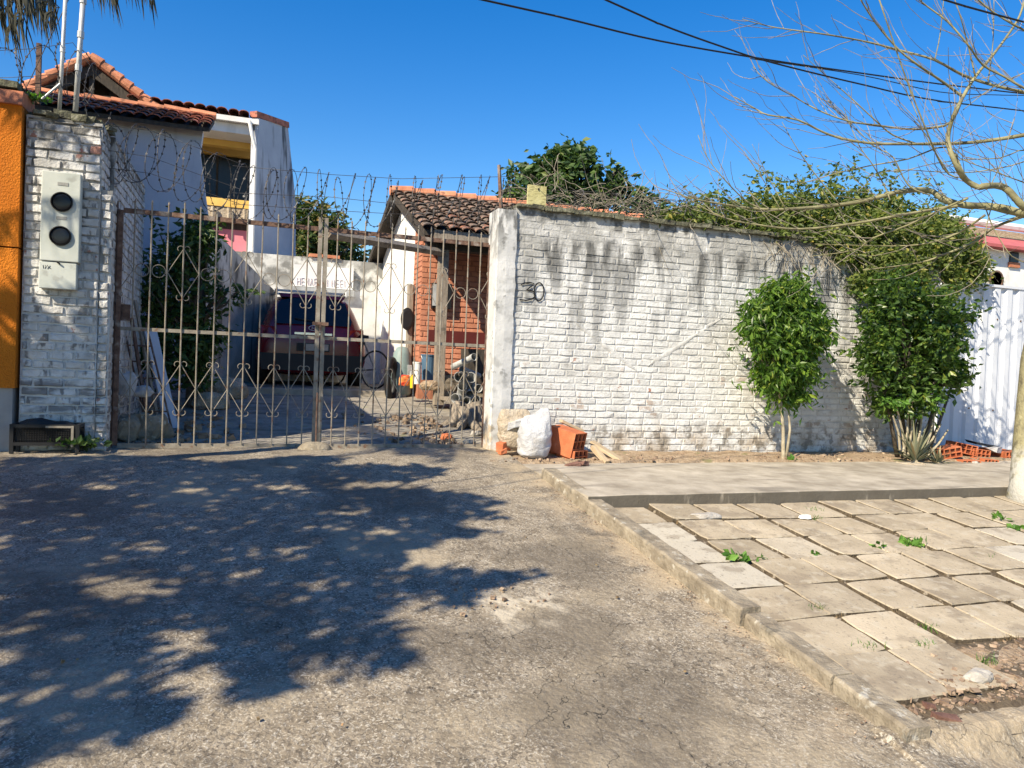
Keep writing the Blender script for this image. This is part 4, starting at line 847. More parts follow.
mb = MB()
for i in range(210):
    x = random.uniform(640, 965); base = P(x, 215+(x-640)*.15+random.uniform(-12, 16), random.uniform(7.85, 8.4)); p = base.copy(); pts = [p.copy()]; d = Vector((random.uniform(-1, .4), random.uniform(-.4, .2), random.uniform(-.35, .5))).normalized()
    for k in range(7): d = (d+Vector((random.uniform(-.3, .3), random.uniform(-.3, .3), random.uniform(-.3, .22)))).normalized(); p = p+d*random.uniform(.05, .14); pts.append(p.copy())
    mb.tube(pts, [.005-.0005*k for k in range(8)], 4)
mb.build('dry_twigs', m_twig, t)
mb = MB()
for i in range(90):   # bare stalks and dead stems drooping down the wall face
    x = random.uniform(770, 905); p = P(x, 247+(x-812)*.12, YW-.04); pts = [p.copy()]; d = Vector((random.uniform(-.6, .3), -.2, random.uniform(-.6, .1))).normalized()
    for k in range(6): d = (d+Vector((random.uniform(-.3, .3), 0, random.uniform(-.35, .2)))).normalized(); p = p+d*random.uniform(.04, .09); p.y = min(p.y, YW-.03); pts.append(p.copy())
    mb.tube(pts, .0035, 4)
mb.build('hanging_stems', m_twig, t)
# twiggy tangle over the wall middle
t = thing('dry_bramble', 'grey dry bramble on the wall top right of the plaque', 'bramble', tuple(P(600, 210, YW+.2)))
mb = MB()
for i in range(220):
    x = random.uniform(515, 720); p = P(x, 205+(x-515)*.1+random.uniform(-22, 6)*(1 if x > 545 else .4), random.uniform(7.95, 8.4)); pts = [p.copy()]; d = Vector((random.uniform(-1, 1), random.uniform(-.3, .3), random.uniform(-.2, .5))).normalized()
    for k in range(7): d = (d+Vector((random.uniform(-.4, .4), random.uniform(-.3, .3), random.uniform(-.45, .25)))).normalized(); p = p+d*random.uniform(.03, .11); pts.append(p.copy())
    mb.tube(pts, .0038, 4)
mb.build('twigs', m_twig, t)
mb = MB(); leafset(mb, np.vstack([blob(V3(650, 214, 8.2), (.4, .2, .12), 18, 8, .05), blob(V3(610, 205, 8.2), (.4, .2, .1), 12, 7, .05)]), .06, .45); mb.build('leaves', m_leafd, t, normals=False)
# trees behind
tree('bushy_tree', 'dark green bushy tree rising behind the wall and the tiled ridge', 'tree', (6.2, 15.5, .4), .14,
     [(V3(562, 178, 15.5), (.75, .7, .5), 75, 22, .11), (V3(545, 195, 15.5), (.85, .7, .4), 55, 22, .11), (V3(532, 172, 15.5), (.28, .3, .28), 16, 20, .09), (V3(577, 162, 15.5), (.4, .4, .32), 30, 20, .1), (V3(556, 158, 15.5), (.25, .3, .2), 14, 20, .08), (V3(590, 192, 15.5), (.4, .5, .4), 34, 20, .11), (V3(592, 172, 15.5), (.1, .15, .16), 4, 16, .07), (V3(617, 188, 15.5), (.22, .3, .4), 18, 20, .1), (V3(640, 204, 15.5), (.5, .4, .3), 24, 20, .11), (V3(617, 173, 15.5), (.1, .1, .15), 4, 14, .06), (V3(515, 200, 15.5), (.3, .3, .3), 14, 20, .1), (V3(680, 215, 15.5), (.6, .4, .2), 22, 18, .1)], m_leafd, m_dbark, .17, 'trees behind the yard', aspect=.55)
tree('mango_tree', 'round olive green tree behind the back wall between the two houses', 'tree', (1.2, 21, .4), .2,
     [(V3(312, 240, 21), (.95, .9, 1.0), 120, 24, .14), (V3(335, 262, 21), (.8, .8, .8), 70, 24, .14), (V3(300, 222, 21), (.45, .5, .5), 36, 22, .13), (V3(318, 285, 21), (1.1, .8, .7), 60, 22, .14)], m_leafm, m_dbark, .22, 'trees behind the yard', aspect=.35)
tree('yard_shrub', 'dark leafy shrub inside the yard behind the left gate leaf', 'shrub', (-.75, 10.6, gz(0, 10.6)), .05,
     [(V3(182, 260, 10.6), (.42, .3, .42), 50, 20, .08), (V3(168, 330, 10.6), (.5, .35, .6), 90, 22, .09), (V3(196, 340, 10.6), (.32, .3, .7), 60, 20, .08), (V3(200, 235, 10.7), (.25, .25, .3), 24, 20, .08), (V3(230, 292, 10.5), (.3, .2, .1), 9, 14, .06), (V3(150, 290, 10.4), (.25, .3, .3), 16, 18, .07)], m_leafd, m_dbark, .12, 'shrubs', aspect=.4)
mb = MB(); a = P(203, 215, 11.4); mb.boxb((a.x-.07, 11.3, .2), (a.x+.07, 11.44, a.z)); tag(mb.build('dark_post', m_dwood, loc=(a.x, 11.37, .36)), 'tall dark timber post beside the yard shrub', 'post')

# shade tree behind-left of the photographer: its crown throws the shadow on the driveway
poly = [(0, 768), (0, 458), (110, 452), (215, 462), (300, 455), (345, 457), (330, 466), (420, 466), (455, 470), (410, 480), (350, 481), (330, 490), (420, 488), (480, 497), (510, 503), (470, 508), (505, 516), (450, 522), (490, 533), (440, 540), (412, 549), (400, 558), (415, 565), (470, 570), (545, 571), (530, 578), (480, 590), (470, 603), (450, 605), (400, 600), (385, 618), (395, 640), (430, 652), (425, 662), (400, 657), (385, 668), (345, 676), (340, 655), (300, 650), (295, 680), (262, 694), (240, 690), (245, 670), (205, 655), (180, 668), (150, 668), (120, 672), (110, 684), (190, 712), (170, 726), (120, 730), (100, 745), (60, 752), (20, 768)]
pv = [PG(x, y) for x, y in poly]
holes = [(145, 545, 20, 5), (118, 585, 36, 11), (165, 590, 14, 4), (60, 618, 18, 5), (385, 532, 14, 6), (345, 527, 9, 4), (350, 512, 16, 3), (300, 600, 14, 5), (320, 580, 10, 4), (190, 490, 14, 3), (290, 488, 22, 3), (240, 575, 10, 3), (395, 596, 10, 5), (185, 640, 30, 9), (105, 487, 15, 3), (205, 576, 14, 3), (262, 545, 10, 3), (220, 507, 11, 3), (310, 528, 9, 3), (175, 650, 26, 8), (60, 545, 9, 3), (40, 700, 12, 4)]
def inside(x, y, pl_):
    c = False; j = len(pl_)-1
    for i in range(len(pl_)):
        if (pl_[i][1] > y) != (pl_[j][1] > y) and x < (pl_[j][0]-pl_[i][0])*(y-pl_[i][1])/(pl_[j][1]-pl_[i][1])+pl_[i][0]: c = not c
        j = i
    return c
pw = [(p.x, p.y) for p in pv]; hw_ = []
for hx, hy, ra, rb in holes:
    c_ = PG(hx, hy); e1 = PG(hx+ra, hy)-c_; e2 = PG(hx, hy+rb)-c_; hw_.append((c_, e1, e2))
def inhole(x, y):
    for c_, e1, e2 in hw_:
        det = e1.x*e2.y-e1.y*e2.x; dx, dy = x-c_.x, y-c_.y; u_ = (dx*e2.y-dy*e2.x)/det; v_ = (e1.x*dy-e1.y*dx)/det
        if u_*u_+v_*v_ < 1.3: return True
    return False
sdir = Vector((-1.3, -.82, 1.27))
pts = []; n = 0
while n < 21000:
    x, y = random.uniform(-3.2, 2.0), random.uniform(2.3, 7.9)
    if not (inside(x, y, pw) or (x < -1.9 and y > 2.4 and y < 7.0)): continue
    if inhole(x, y): continue
    q = mn.noise(Vector((x*1.1, y*1.1, 8.)))
    tt_ = 3.3+.5*q+random.gauss(0, .12); g_ = Vector((x, y, .12*(y-7.6)))+sdir*tt_
    pts.append((g_.x, g_.y, g_.z)); n += 1
for i in range(5200):   # leaves that dapple the foot of pillar and orange wall
    x, z = random.uniform(-3.2, -1.35), random.uniform(-.1, 1.25)
    if mn.noise(Vector((x*3.5, z*3.5, 1)))+(1.0-z)*.5 < .0: continue
    g_ = Vector((x, YW, z))+sdir*(3.2+random.gauss(0, .12)); pts.append(tuple(g_))
bt = Vector((-6.2, 1.0, gz(0, 1.0)))
t = thing('shade_tree', 'broad leafy street tree throwing its shade over the driveway', 'tree', tuple(bt))
mb = MB(); mb.tube([bt-Vector((0, 0, .1)), bt+Vector((.1, 0, .9)), bt+Vector((.3, .1, 2.4))], [.26, .19, .15], 10); mb.build('trunk', m_dbark, t, smooth=True)
mb = MB(); tp = bt+Vector((.3, .1, 2.4)); branchy(mb, tp, [Vector(random.choice(pts)) for _ in range(26)], .05, n=7); mb.build('limbs', m_dbark, t)
mb = MB(); leafset(mb, np.array(pts), .12, .55, droop=.2); mb.build('crown', m_leafd, t, normals=False)

# palm whose fronds hang into the top left
pb = Vector((-3.3, 5.6, gz(0, 5.6))); crown = Vector((-3.25, 5.7, 4.75))
t = thing('palm_tree', 'palm with dark drooping fronds at the top left corner', 'palm', tuple(pb))
mb = MB(); mb.tube([pb-Vector((0, 0, .1)), pb.lerp(crown, .3), pb.lerp(crown, .7), crown], [.16, .12, .11, .1], 10); mb.build('trunk', m_dbark, t, smooth=True)
def frond(a, b, sag, n=26, ll=.34, dens=1):
    mb = MB(); a, b = Vector(a), Vector(b); pts = []
    for i in range(n+1):
        s = i/n; p = a.lerp(b, s); p.z += sag*math.sin(min(1, s*1.05)*math.pi*.8); pts.append(p)
    mb.tube(pts, [.012*(1-.8*i/n) for i in range(n+1)], 4)
    for i in range(2, n):
        for side in (-1, 1):
            for k in range(5):
                p = pts[i]; d = (pts[i+1]-pts[i]).normalized(); sd = d.cross(Vector((0, 0, 1))).normalized()*side
                dr = (sd*random.uniform(.12, .5)+Vector((0, 0, -1))*random.uniform(.8, 1.3)+d*random.uniform(.1, .5)).normalized()*ll*random.uniform(.6, 1.15)
                wv = d.cross(dr).normalized().cross(dr).normalized()*.006; q1 = p+dr*.55; q2 = p+dr+Vector((0, 0, -.03)); p = p+d*k*.02
                nn = mb.vs([p-wv*.6, q1-wv, q2, q1+wv, p+wv*.6]); mb.face((nn, nn+1, nn+2, nn+3, nn+4))
    mb.build('frond', m_palm, t, normals=False)
for tx, ty, Y, sg in ((20, 22, 5.6, .0), (52, 10, 5.7, .05), (-10, 25, 5.9, .0), (35, 0, 6.1, .05), (60, -4, 5.9, .05)): frond(crown, P(tx, ty, Y), sg, ll=.3)
frond(crown+Vector((.1, 0, .15)), P(158, -14, 5.9), -.02, n=40, ll=.26); frond(crown+Vector((.05, 0, .1)), P(120, -16, 5.6), -.02, n=34, ll=.26); frond(crown, P(60, 8, 5.4), .0, n=30, ll=.3); frond(crown, P(28, 12, 5.5), .0, n=30, ll=.32)
for ang in range(5):
    a = math.radians(120+ang*42); frond(crown, crown+Vector((1.6*math.cos(a), 1.6*math.sin(a), -.5)), .5)

# ---------------------------------------------------------------- bare street tree on the right
t = thing('bare_street_tree', 'leaning bare tree with whitewashed foot and sprawling pale branches', 'tree', (7.75, 5.5, -.25))
mb = MB(); tb = PG(1025, 502, .02); tb.z -= .1
tk = [tb, tb+Vector((.03, 0, .25)), P(1029, 440, 5.5), P(1036, 360, 5.5), P(1048, 300, 5.5), P(1062, 240, 5.5), P(1082, 170, 5.5), P(1092, 100, 5.45), P(1096, 30, 5.4), P(1092, -50, 5.3), P(1100, -120, 5.3)]
mb.tube(tk, [.19, .16, .14, .135, .125, .105, .085, .065, .05, .035, .015], 14); mb.build('trunk', m_bark, t, smooth=True)
BR = [
 ([(1062, 240), (1042, 212), (1024, 207), (1010, 192), (1000, 186), (985, 186), (978, 187), (966, 180), (958, 168), (950, 150), (948, 135), (954, 115), (963, 97), (975, 77), (993, 55), (1010, 32), (1020, 15), (1027, -8)], 5.5, 5.6, .042, .008),
 ([(1062, 240), (1040, 218), (1024, 214), (1000, 208), (983, 206), (963, 205), (943, 199), (928, 190), (898, 192), (868, 200), (830, 206), (790, 209), (760, 209), (715, 203), (690, 198), (668, 190)], 5.5, 6.7, .05, .004),
 ([(963, 205), (935, 209), (896, 216), (850, 224), (800, 229), (760, 225), (725, 218), (695, 203)], 5.7, 6.6, .019, .005),
 ([(1042, 212), (1024, 216), (993, 228), (978, 240), (948, 253), (918, 263), (863, 270)], 5.5, 6.4, .022, .006),
 ([(985, 215), (958, 233), (928, 243), (893, 246), (815, 244)], 5.6, 6.5, .013, .004),
 ([(968, 198), (940, 210), (908, 225), (873, 238), (855, 250), (813, 256)], 5.6, 6.5, .014, .004),
 ([(1060, 128), (1024, 135), (993, 140), (963, 143), (918, 144), (868, 143), (830, 135), (798, 120), (768, 115), (756, 109), (735, 97)], 5.3, 6.5, .024, .004),
 ([(963, 97), (951, 122), (930, 128), (908, 129), (875, 125), (848, 121), (818, 110), (793, 96), (768, 82), (753, 67)], 5.6, 6.5, .014, .004),
 ([(1050, 98), (1024, 92), (993, 85), (963, 75), (935, 60), (903, 51), (868, 42), (830, 35), (793, 30), (768, 26), (742, 19)], 5.3, 6.5, .02, .004),
 ([(963, 97), (943, 82), (918, 65), (898, 49), (875, 22), (859, -3)], 5.6, 5.6, .014, .006),
 ([(1045, 96), (1024, 88), (1005, 77), (983, 65), (968, 45), (948, 22), (928, 7), (912, -6)], 5.3, 5.6, .014, .006),
 ([(975, 75), (968, 45), (960, 15), (953, -5)], 5.6, 5.6, .009, .004), ([(935, 59), (940, 35), (944, -4)], 5.6, 5.6, .006, .004), ([(988, 82), (993, 42), (994, -4)], 5.5, 5.5, .006, .004),
 ([(1040, 34), (1024, 30), (993, 12), (972, -6)], 5.3, 5.5, .013, .007), ([(1040, 66), (1024, 73), (993, 87), (963, 110)], 5.4, 5.6, .007, .004),
 ([(918, 144), (893, 135), (875, 120), (850, 97), (825, 75), (803, 55)], 5.9, 6.2, .009, .003), ([(890, 200), (885, 187), (873, 165), (860, 147), (848, 120), (844, 107)], 5.9, 6.1, .008, .003),
 ([(966, 180), (948, 147), (908, 159), (868, 166), (830, 175), (800, 184)], 5.6, 6.4, .01, .004), ([(948, 172), (925, 135), (918, 117), (908, 95), (900, 82)], 5.6, 5.9, .007, .003),
 ([(930, 195), (908, 185), (893, 157), (873, 145), (843, 115), (828, 100)], 5.7, 6.2, .008, .003),
 ([(760, 208), (745, 200), (725, 180), (707, 157), (698, 135)], 6.4, 6.5, .009, .003), ([(785, 208), (770, 180), (752, 144)], 6.3, 6.4, .006, .002), ([(780, 208), (765, 183), (744, 151)], 6.3, 6.4, .005, .002), ([(840, 205), (812, 170), (795, 145), (782, 122)], 6.1, 6.3, .007, .003),
 ([(993, 200), (985, 235), (988, 250), (992, 272)], 5.6, 5.5, .006, .003), ([(985, 206), (993, 227), (1008, 252), (1018, 260), (1030, 264)], 5.6, 5.5, .007, .004),
 ([(958, 178), (943, 168), (923, 122), (903, 70), (878, -4)], 5.5, 5.4, .009, .006),
 ([(1040, 160), (1010, 166), (975, 172), (940, 172), (900, 170), (865, 176)], 5.4, 6.0, .009, .003), ([(1030, 150), (1000, 158), (960, 160), (915, 168), (880, 186)], 5.4, 5.9, .008, .003),
 ([(1030, 185), (1012, 178), (985, 168), (960, 158), (945, 140), (935, 125)], 5.4, 5.7, .008, .003), ([(990, 187), (1000, 165), (1008, 140), (1015, 118)], 5.5, 5.5, .006, .003)]
mb = MB(); tw = MB()
BR += [([(1096, y_), (1125+q_, y_-50), (1150+q_, y_-95), (1190+q_*2, y_-130)], 5.4, 5.2, .025, .005) for y_, q_ in ((170, 20), (90, -10), (30, 30), (-20, 0))]
for pts_, ya_, yb_, ra, rb in BR:
    if 1025 < pts_[0][0] < 1061: pts_ = [(1093 if pts_[0][1] < 110 else 1080, pts_[0][1]+22)]+list(pts_)
    n = len(pts_); ps = []
    for i, (x, y) in enumerate(pts_):
        f = i/(n-1); ps.append(P(x, y, ya_+(yb_-ya_)*f+(.05*math.sin(i*2.1) if 0 < i < n-1 else 0)))
    # smooth by Catmull-Rom
    sm = []
    for i in range(n-1):
        p0, p1, p2, p3 = ps[max(i-1, 0)], ps[i], ps[i+1], ps[min(i+2, n-1)]
        for k in range(3):
            s = k/3; sm.append(.5*((2*p1)+(p2-p0)*s+(2*p0-5*p1+4*p2-p3)*s*s+(3*p1-p0-3*p2+p3)*s**3))
    sm.append(ps[-1]); m_ = len(sm)
    mb.tube(sm, [(ra+(rb-ra)*i/(m_-1))*random.uniform(.92, 1.08) for i in range(m_)], 8 if ra > .02 else 5)
    for i in range(3, m_-1):     # side twigs
        if random.random() < (.85 if ra > .01 else .6):
            p = sm[i].copy(); d = ((sm[i+1]-sm[i]).normalized()+Vector((random.uniform(-.9, .4), random.uniform(-.6, .6), random.uniform(-.7, 1.1)))).normalized(); q = [p.copy()]
            for k in range(random.randint(3, 11)): d = (d+Vector((random.uniform(-.25, .2), random.uniform(-.2, .2), random.uniform(-.12, .25)))).normalized(); p = p+d*random.uniform(.04, .11); q.append(p.copy())
            tw.tube(q, [.0042*(1-.6*k/len(q)) for k in range(len(q))], 4)
mb.build('branches', m_limb, t, smooth=True); tw.build('twigs', m_twig, t)

# ---------------------------------------------------------------- overhead cables
for i, (pts_, Y0, Y1, r, lab) in enumerate((
    ([(470, -3), (560, 17), (660, 41), (770, 60), (860, 73), (940, 84), (1060, 98)], 5.2, 6.6, .0075, 'black overhead cable crossing the sky lowest on the left'),
    ([(595, -5), (660, 24), (720, 46), (770, 62), (860, 84), (940, 101), (1060, 115)], 5.2, 6.6, .0075, 'black overhead cable dropping steeply from the top middle'),
    ([(925, -6), (968, 7), (1024, 22), (1060, 31)], 5.2, 5.4, .009, 'thick black overhead cable at the top right corner'),
    ([(760, 60), (860, 75), (940, 92), (1000, 95), (1060, 96)], 6.3, 6.4, .0045, 'thin twisted overhead wire among the bare branches'))):
    n = len(pts_); ps = [P(x, y, Y0+(Y1-Y0)*k/(n-1)) for k, (x, y) in enumerate(pts_)]; ps = [ps[0]-(ps[1]-ps[0])*(9 if i < 3 else .05)]+ps+[ps[-1]+(ps[-1]-ps[-2])*9]; n += 2; mb = MB(); sm = []
    for k in range(n-1):
        p0, p1, p2, p3 = ps[max(k-1, 0)], ps[k], ps[k+1], ps[min(k+2, n-1)]
        for j in range(5): s = j/5; sm.append(.5*((2*p1)+(p2-p0)*s+(2*p0-5*p1+4*p2-p3)*s*s+(3*p1-p0-3*p2+p3)*s**3))
    sm.append(ps[-1]); mb.tube(sm, r, 6); tag(mb.build('overhead_cable', m_cable, loc=tuple(ps[0]), smooth=True), lab, 'cable', 'overhead cables')

# ---------------------------------------------------------------- corrugated fence and far neighbour
yf_ = 8.1; FT = P(1000, 288, yf_).z; FB = P(1000, 450, yf_).z
FN = thing('corrugated_fence', 'tall white corrugated metal fence on the right behind the bush', 'fence', (9.6, yf_, -.05))
mb = MB(); x = P(938, 400, yf_).x; prof = [(0, 0), (.03, -.035), (.13, -.035), (.16, 0), (.24, 0)]; xs_ = []; X0 = x
while x < 14:
    for dx, dy in prof[:-1]: xs_.append((x+dx, yf_+dy))
    x += .24
a = mb.vs([(x, y, -.05) for x, y in xs_]+[(x, y, FT) for x, y in xs_]); n = len(xs_)
for i in range(n-1): mb.face((a+i, a+i+1, a+n+i+1, a+n+i))
o = mb.build('metal_sheet', m_fence, FN, normals=False); sd = o.modifiers.new('s', 'SOLIDIFY'); sd.thickness = .003
mb = MB(); mb.boxb((X0, yf_-.05, FT-.002), (14, yf_+.03, FT+.035)); mb.build('top_rail', m_fence, FN)
mb = MB()
for i in range(16):
    for z in (.55, 1.9): mb.lathe((X0+.08+i*.48, yf_-.037, z+random.uniform(-.02, .02)), [(.012, 0), (.012, -.01)], 8, 'Y')
mb.build('rivets', m_rust, FN)
NH = thing('far_house', 'white house with a red roof edge beyond the corrugated fence', 'house', tuple(P(1010, 250, 15)))
a = P(982, 250, 15); mb = MB(); mb.boxb((a.x, 15, -.5), (a.x+7, 19, P(1000, 249, 15).z)); mb.build('wall', m_cream, NH)
zr = P(1000, 249, 14.9).z; mb = MB(); mb.prism([(a.x-.5, 14.7, zr), (a.x-.5, 14.7, zr+.08), (a.x-.5, 16.5, zr+.75), (a.x-.5, 16.5, zr)], (8, 0, 0)); mb.build('roof', pmat('faded_red_roof', (.45, .12, .12), bump=.2), NH)
mb = MB(); mb.boxb((a.x-.2, 16.6, zr), (a.x+7, 18, zr+1.0)); mb.build('upper_wall', m_rubble, NH)
mb = MB(); mb.tube([Vector((a.x+.0, 16.3, zr+1.05)), Vector((a.x+6, 16.3, zr+1.05))], .12, 8); mb.build('water_pipe', m_cream, NH)
mb = MB(); q = P(1014, 258, 14.98); mb.boxb((q.x-.16, 14.96, q.z-.12), (q.x+.16, 14.999, q.z+.16)); mb.build('window', m_glass, NH)
mb = MB(); mb.boxb((q.x-.2, 14.94, q.z-.26), (q.x+.2, 15.0, q.z-.13)); mb.build('window_sill', m_coping, NH)
mb = MB(); q = P(996, 280, 14.9); mb.lathe(q, [(.26, 0), (.26, -.03), (.22, -.03), (.22, 0)], 20, 'Y'); mb.build('wall_ring', m_rust, NH)

# ---------------------------------------------------------------- agaves, pots, weeds
def agave(c, n, L0, spread, label, group, dry=.2):
    t = thing('agave_plant', label, 'agave', tuple(c), group); c = Vector(c); mb = MB()
    for i in range(n):
        a = random.uniform(0, math.tau); e = random.uniform(.25, 1.2)*spread; ll = L0*random.uniform(.7, 1.15); d0 = Vector((math.cos(a)*math.sin(e), math.sin(a)*math.sin(e)*.7, math.cos(e))); pts = []; p = c.copy(); W = .02
        sd = d0.cross(Vector((0, 0, 1))); sd = sd.normalized() if sd.length > .01 else Vector((1, 0, 0)); prev = None; r = random.random()
        for k in range(6):
            s = k/5; w_ = W*(1-s)**.7*(1 if s else .8)+.001; up_ = sd.cross(d0).normalized()*-.008
            q = mb.vs([p-sd*w_, p+up_*(1-s), p+sd*w_])
            if prev is not None: mb.face((prev, prev+1, q+1, q), r); mb.face((prev+1, prev+2, q+2, q+1), r)
            prev = q; d0 = (d0+Vector((0, 0, -.10+random.uniform(-.05, .05)))).normalized(); p = p+d0*ll/5
    mb.build('rosette', m_aloe, t, normals=False)
    mb = MB(); mb.tube([c-Vector((0, 0, .06)), c+Vector((0, 0, .05))], [.045, .03], 8); mb.build('stump', m_stem, t)
agave(P(915, 461, 7.05), 46, .5, .95, 'spiky grey green agave clump in a clay ring at the foot of the big bush', 'agaves', .3)
agave(P(938, 464, 7.0), 26, .3, 1.1, 'smaller agave leaning over the orange blocks, right of the clay ring', 'agaves', .3)
mb = MB(); c = P(910, 466, 6.98); mb.lathe(c, [(.17, -.03), (.18, .03), (.155, .045), (.14, .02), (.13, -.02)], 16); tag(mb.build('clay_ring', m_rubble, loc=tuple(c)), 'low sandy clay ring around the agave roots', 'planter')
t = thing('cut_stems', 'bare cut yellowish stems standing behind the agave clump', 'stems', tuple(P(912, 455, 7.15)))
mb = MB()
for bx_, by_, tx_, ty_ in ((905, 458, 896, 405), (908, 456, 912, 398), (914, 456, 923, 405), (918, 458, 941, 424), (900, 450, 893, 416), (922, 456, 935, 412), (903, 452, 908, 412), (925, 458, 948, 430)): mb.tube([P(bx_, by_, 7.1), P((bx_+tx_)/2+2, (by_+ty_)/2, 7.1), P(tx_, ty_, 7.08)], [.016, .013, .01], 6)
mb.build('stalks', m_stem, t)
mb = MB(); leafset(mb, np.vstack([blob(V3(897, 402, 7.05), (.14, .1, .06), 8, 9, .03), blob(V3(932, 402, 7.05), (.06, .1, .14), 6, 7, .03)]), .08, .5); mb.build('fresh_leaves', m_weed, t, normals=False)
def weed(x, y, lab, s=.06, n=22, pos=None, mat=m_weed, name='weed', cat='weed', zo=.035, sp=.05):
    c = pos or PG(x, y, .02); t = thing(name, lab, cat, tuple(c), 'weeds in the paving'); mb = MB()
    pt = np.array([[c.x+rs.normal()*sp, c.y+rs.normal()*sp*.6, c.z+abs(rs.normal())*.02] for _ in range(n)]); leafset(mb, pt, s, .6, droop=-.4); mb.build('leaves', mat, t, normals=False)
    mb = MB()
    for k in range(5): mb.tube([c-Vector((0, 0, .02)), Vector(pt[k])], .0018, 4)
    mb.build('stalks', m_weed, t)
weed(740, 562, 'flat green weed in the slab joint nearest the kerb', n=34, sp=.045)
weed(763, 560, 'tiny sprig right of the flat weed near the kerb', n=9, sp=.02, s=.04)
weed(815, 556, 'tiny green sprig between slabs in the middle of the paving', n=12, sp=.02, s=.04)
weed(912, 546, 'bushy bright green weed between the middle slabs', n=44, sp=.045)
weed(878, 549, 'thin grassy weed left of the bushy weed', n=16, sp=.03, s=.045)
weed(1000, 521, 'bright green weed near the street tree, further back', n=30, sp=.04)
weed(1017, 530, 'bright green weed near the street tree, closer to the camera', n=30, sp=.04)
def grass(x, y, lab, n=26, h=.07, pos=None, sp=.04, mat=m_weed):
    c = pos or PG(x, y, .015); t = MB()
    for i in range(n):
        b = c+Vector((random.gauss(0, sp), random.gauss(0, sp*.5), -.005)); d = Vector((random.uniform(-.6, .6), random.uniform(-.6, .6), 1))*h*random.uniform(.5, 1.2); w_ = Vector((.0025, 0, 0))
        k = t.vs([b-w_, b+w_, b+d*.6+w_*.7, b+d+Vector((d.x*.5, 0, -.01)), b+d*.6-w_*.7]); t.face((k, k+1, k+2, k+3, k+4))
    tag(t.build('grass_tuft', mat, loc=tuple(c), normals=False), lab, 'grass', 'grass tufts in the paving')
for x, y, lab in ((868, 650, 'grass tuft in the joint left of the sandy slab'), (925, 648, 'grass tuft at the corner of two near slabs'), (985, 663, 'grass tuft by the rubble on the right'), (817, 612, 'dry grass tuft at a slab corner near the kerb'), (928, 630, 'small grass tuft between slabs above the sandy slab'), (988, 560, 'dry grass tuft in the joint on the far right'), (815, 520, 'short grass tuft below the raised pavement'), (815, 512, 'faint grass tuft at the foot of the raised pavement')):
    grass(x, y, lab, n=30 if y > 600 else 18, h=.06)
gq = random.Random(5)
J = []
for k_ in range(26):
    X_, Y_ = 2.745+.437*gq.randint(1, 9), 2.56+.415*gq.randint(1, 6); J.append(Vector((X_+gq.uniform(-.1, .1), Y_-.008, .12*(Y_-7.6)+.015)))
mb = MB()
for c_ in J:
    for q_ in range(gq.randint(10, 26)):
        b = c_+Vector((gq.gauss(0, .05), gq.gauss(0, .008), 0)); d = Vector((gq.uniform(-.6, .6), gq.uniform(-.6, .6), 1))*gq.uniform(.015, .045); w_ = Vector((.002, 0, 0)); k = mb.vs([b-w_, b+w_, b+d]); mb.face((k, k+1, k+2))
tag(mb.build('joint_grass', m_dry, normals=False), 'short dry grass growing in the joints of the paving', 'grass', kind='stuff')
for x, y, n in ((640, 466, 90), (655, 468, 70), (670, 466, 60), (728, 466, 40), (880, 466, 40)):
    grass(x, y, {640: 'low grass right of the planks at the wall foot', 655: 'thin low grass along the wall foot, middle', 670: 'sparse grass along the wall foot, right end', 728: 'sparse grass by the tilted edging bricks', 880: 'small grass patch left of the agave'}[x], n=n, h=.045, pos=P(x, y, 7.25), sp=.09)
weed(790, 461, 'small leafy weed at the foot of the shrub stem', n=30, pos=P(792, 461, 7.2), sp=.04)
weed(0, 0, 'leafy weed growing beside the dark basket at the pillar foot', n=110, pos=P(76, 452, 7.62)+Vector((0, 0, .06)), sp=.09, s=.07, name='pillar_weed', mat=m_leafd)
weed(0, 0, 'green moss tuft on top of the pillar behind the brace rod', n=60, pos=P(36, 100, YW+.15), sp=.06, s=.05, name='pillar_moss')

# ---------------------------------------------------------------- building materials on the verge
def hollow(name, label, loc, rot, size=(.12, .18, .28), group='hollow terracotta blocks', nx=2, nz_=3):
    """hollow block: cells run along local Y; length = size[1]"""
    sx, sy, sz = size; t = thing(name, label, 'block', loc, group); t.rotation_euler = rot; wl = .010
    mb = MB(); mb.box((0, 0, sz/2-sz/2), (sx-.02, sy-.05, sz-.02)); mb.build('shade_core', m_holeshade, None).parent = t  # core coloured dark as the shadow in the cells
    mb = MB(); cw, ch = (sx-wl)/nx, (sz-wl)/nz_
    for i in range(nx+1): mb.box((-sx/2+wl/2+i*cw, 0, 0), (wl, sy, sz))
    for j in range(nz_+1):
        for i in range(nx): mb.box((-sx/2+wl+cw*i+(cw-wl)/2, 0, -sz/2+wl/2+j*ch), (cw-wl+.001, sy-.002, wl))
    o = mb.build('shell', m_hollow, None); o.parent = t
    return t
R_ = math.radians
hollow('hollow_block', 'orange hollow block leaning with its holes to the right, by the sack', tuple(P(566, 441, 7.42)), (R_(12), R_(0), R_(34)), (.24, .34, .27), nx=3, nz_=3)
hollow('hollow_block', 'orange hollow block sunk in shade behind the leaning one, against the sack', tuple(P(560, 443, 7.6)), (R_(4), R_(0), R_(30)), (.2, .26, .28), nx=2, nz_=3)
hollow('hollow_block', 'lower orange hollow block with four holes beneath the leaning one', tuple(P(572, 455, 7.38)), (R_(4), R_(0), R_(30)), (.24, .24, .13), nx=3, nz_=2)
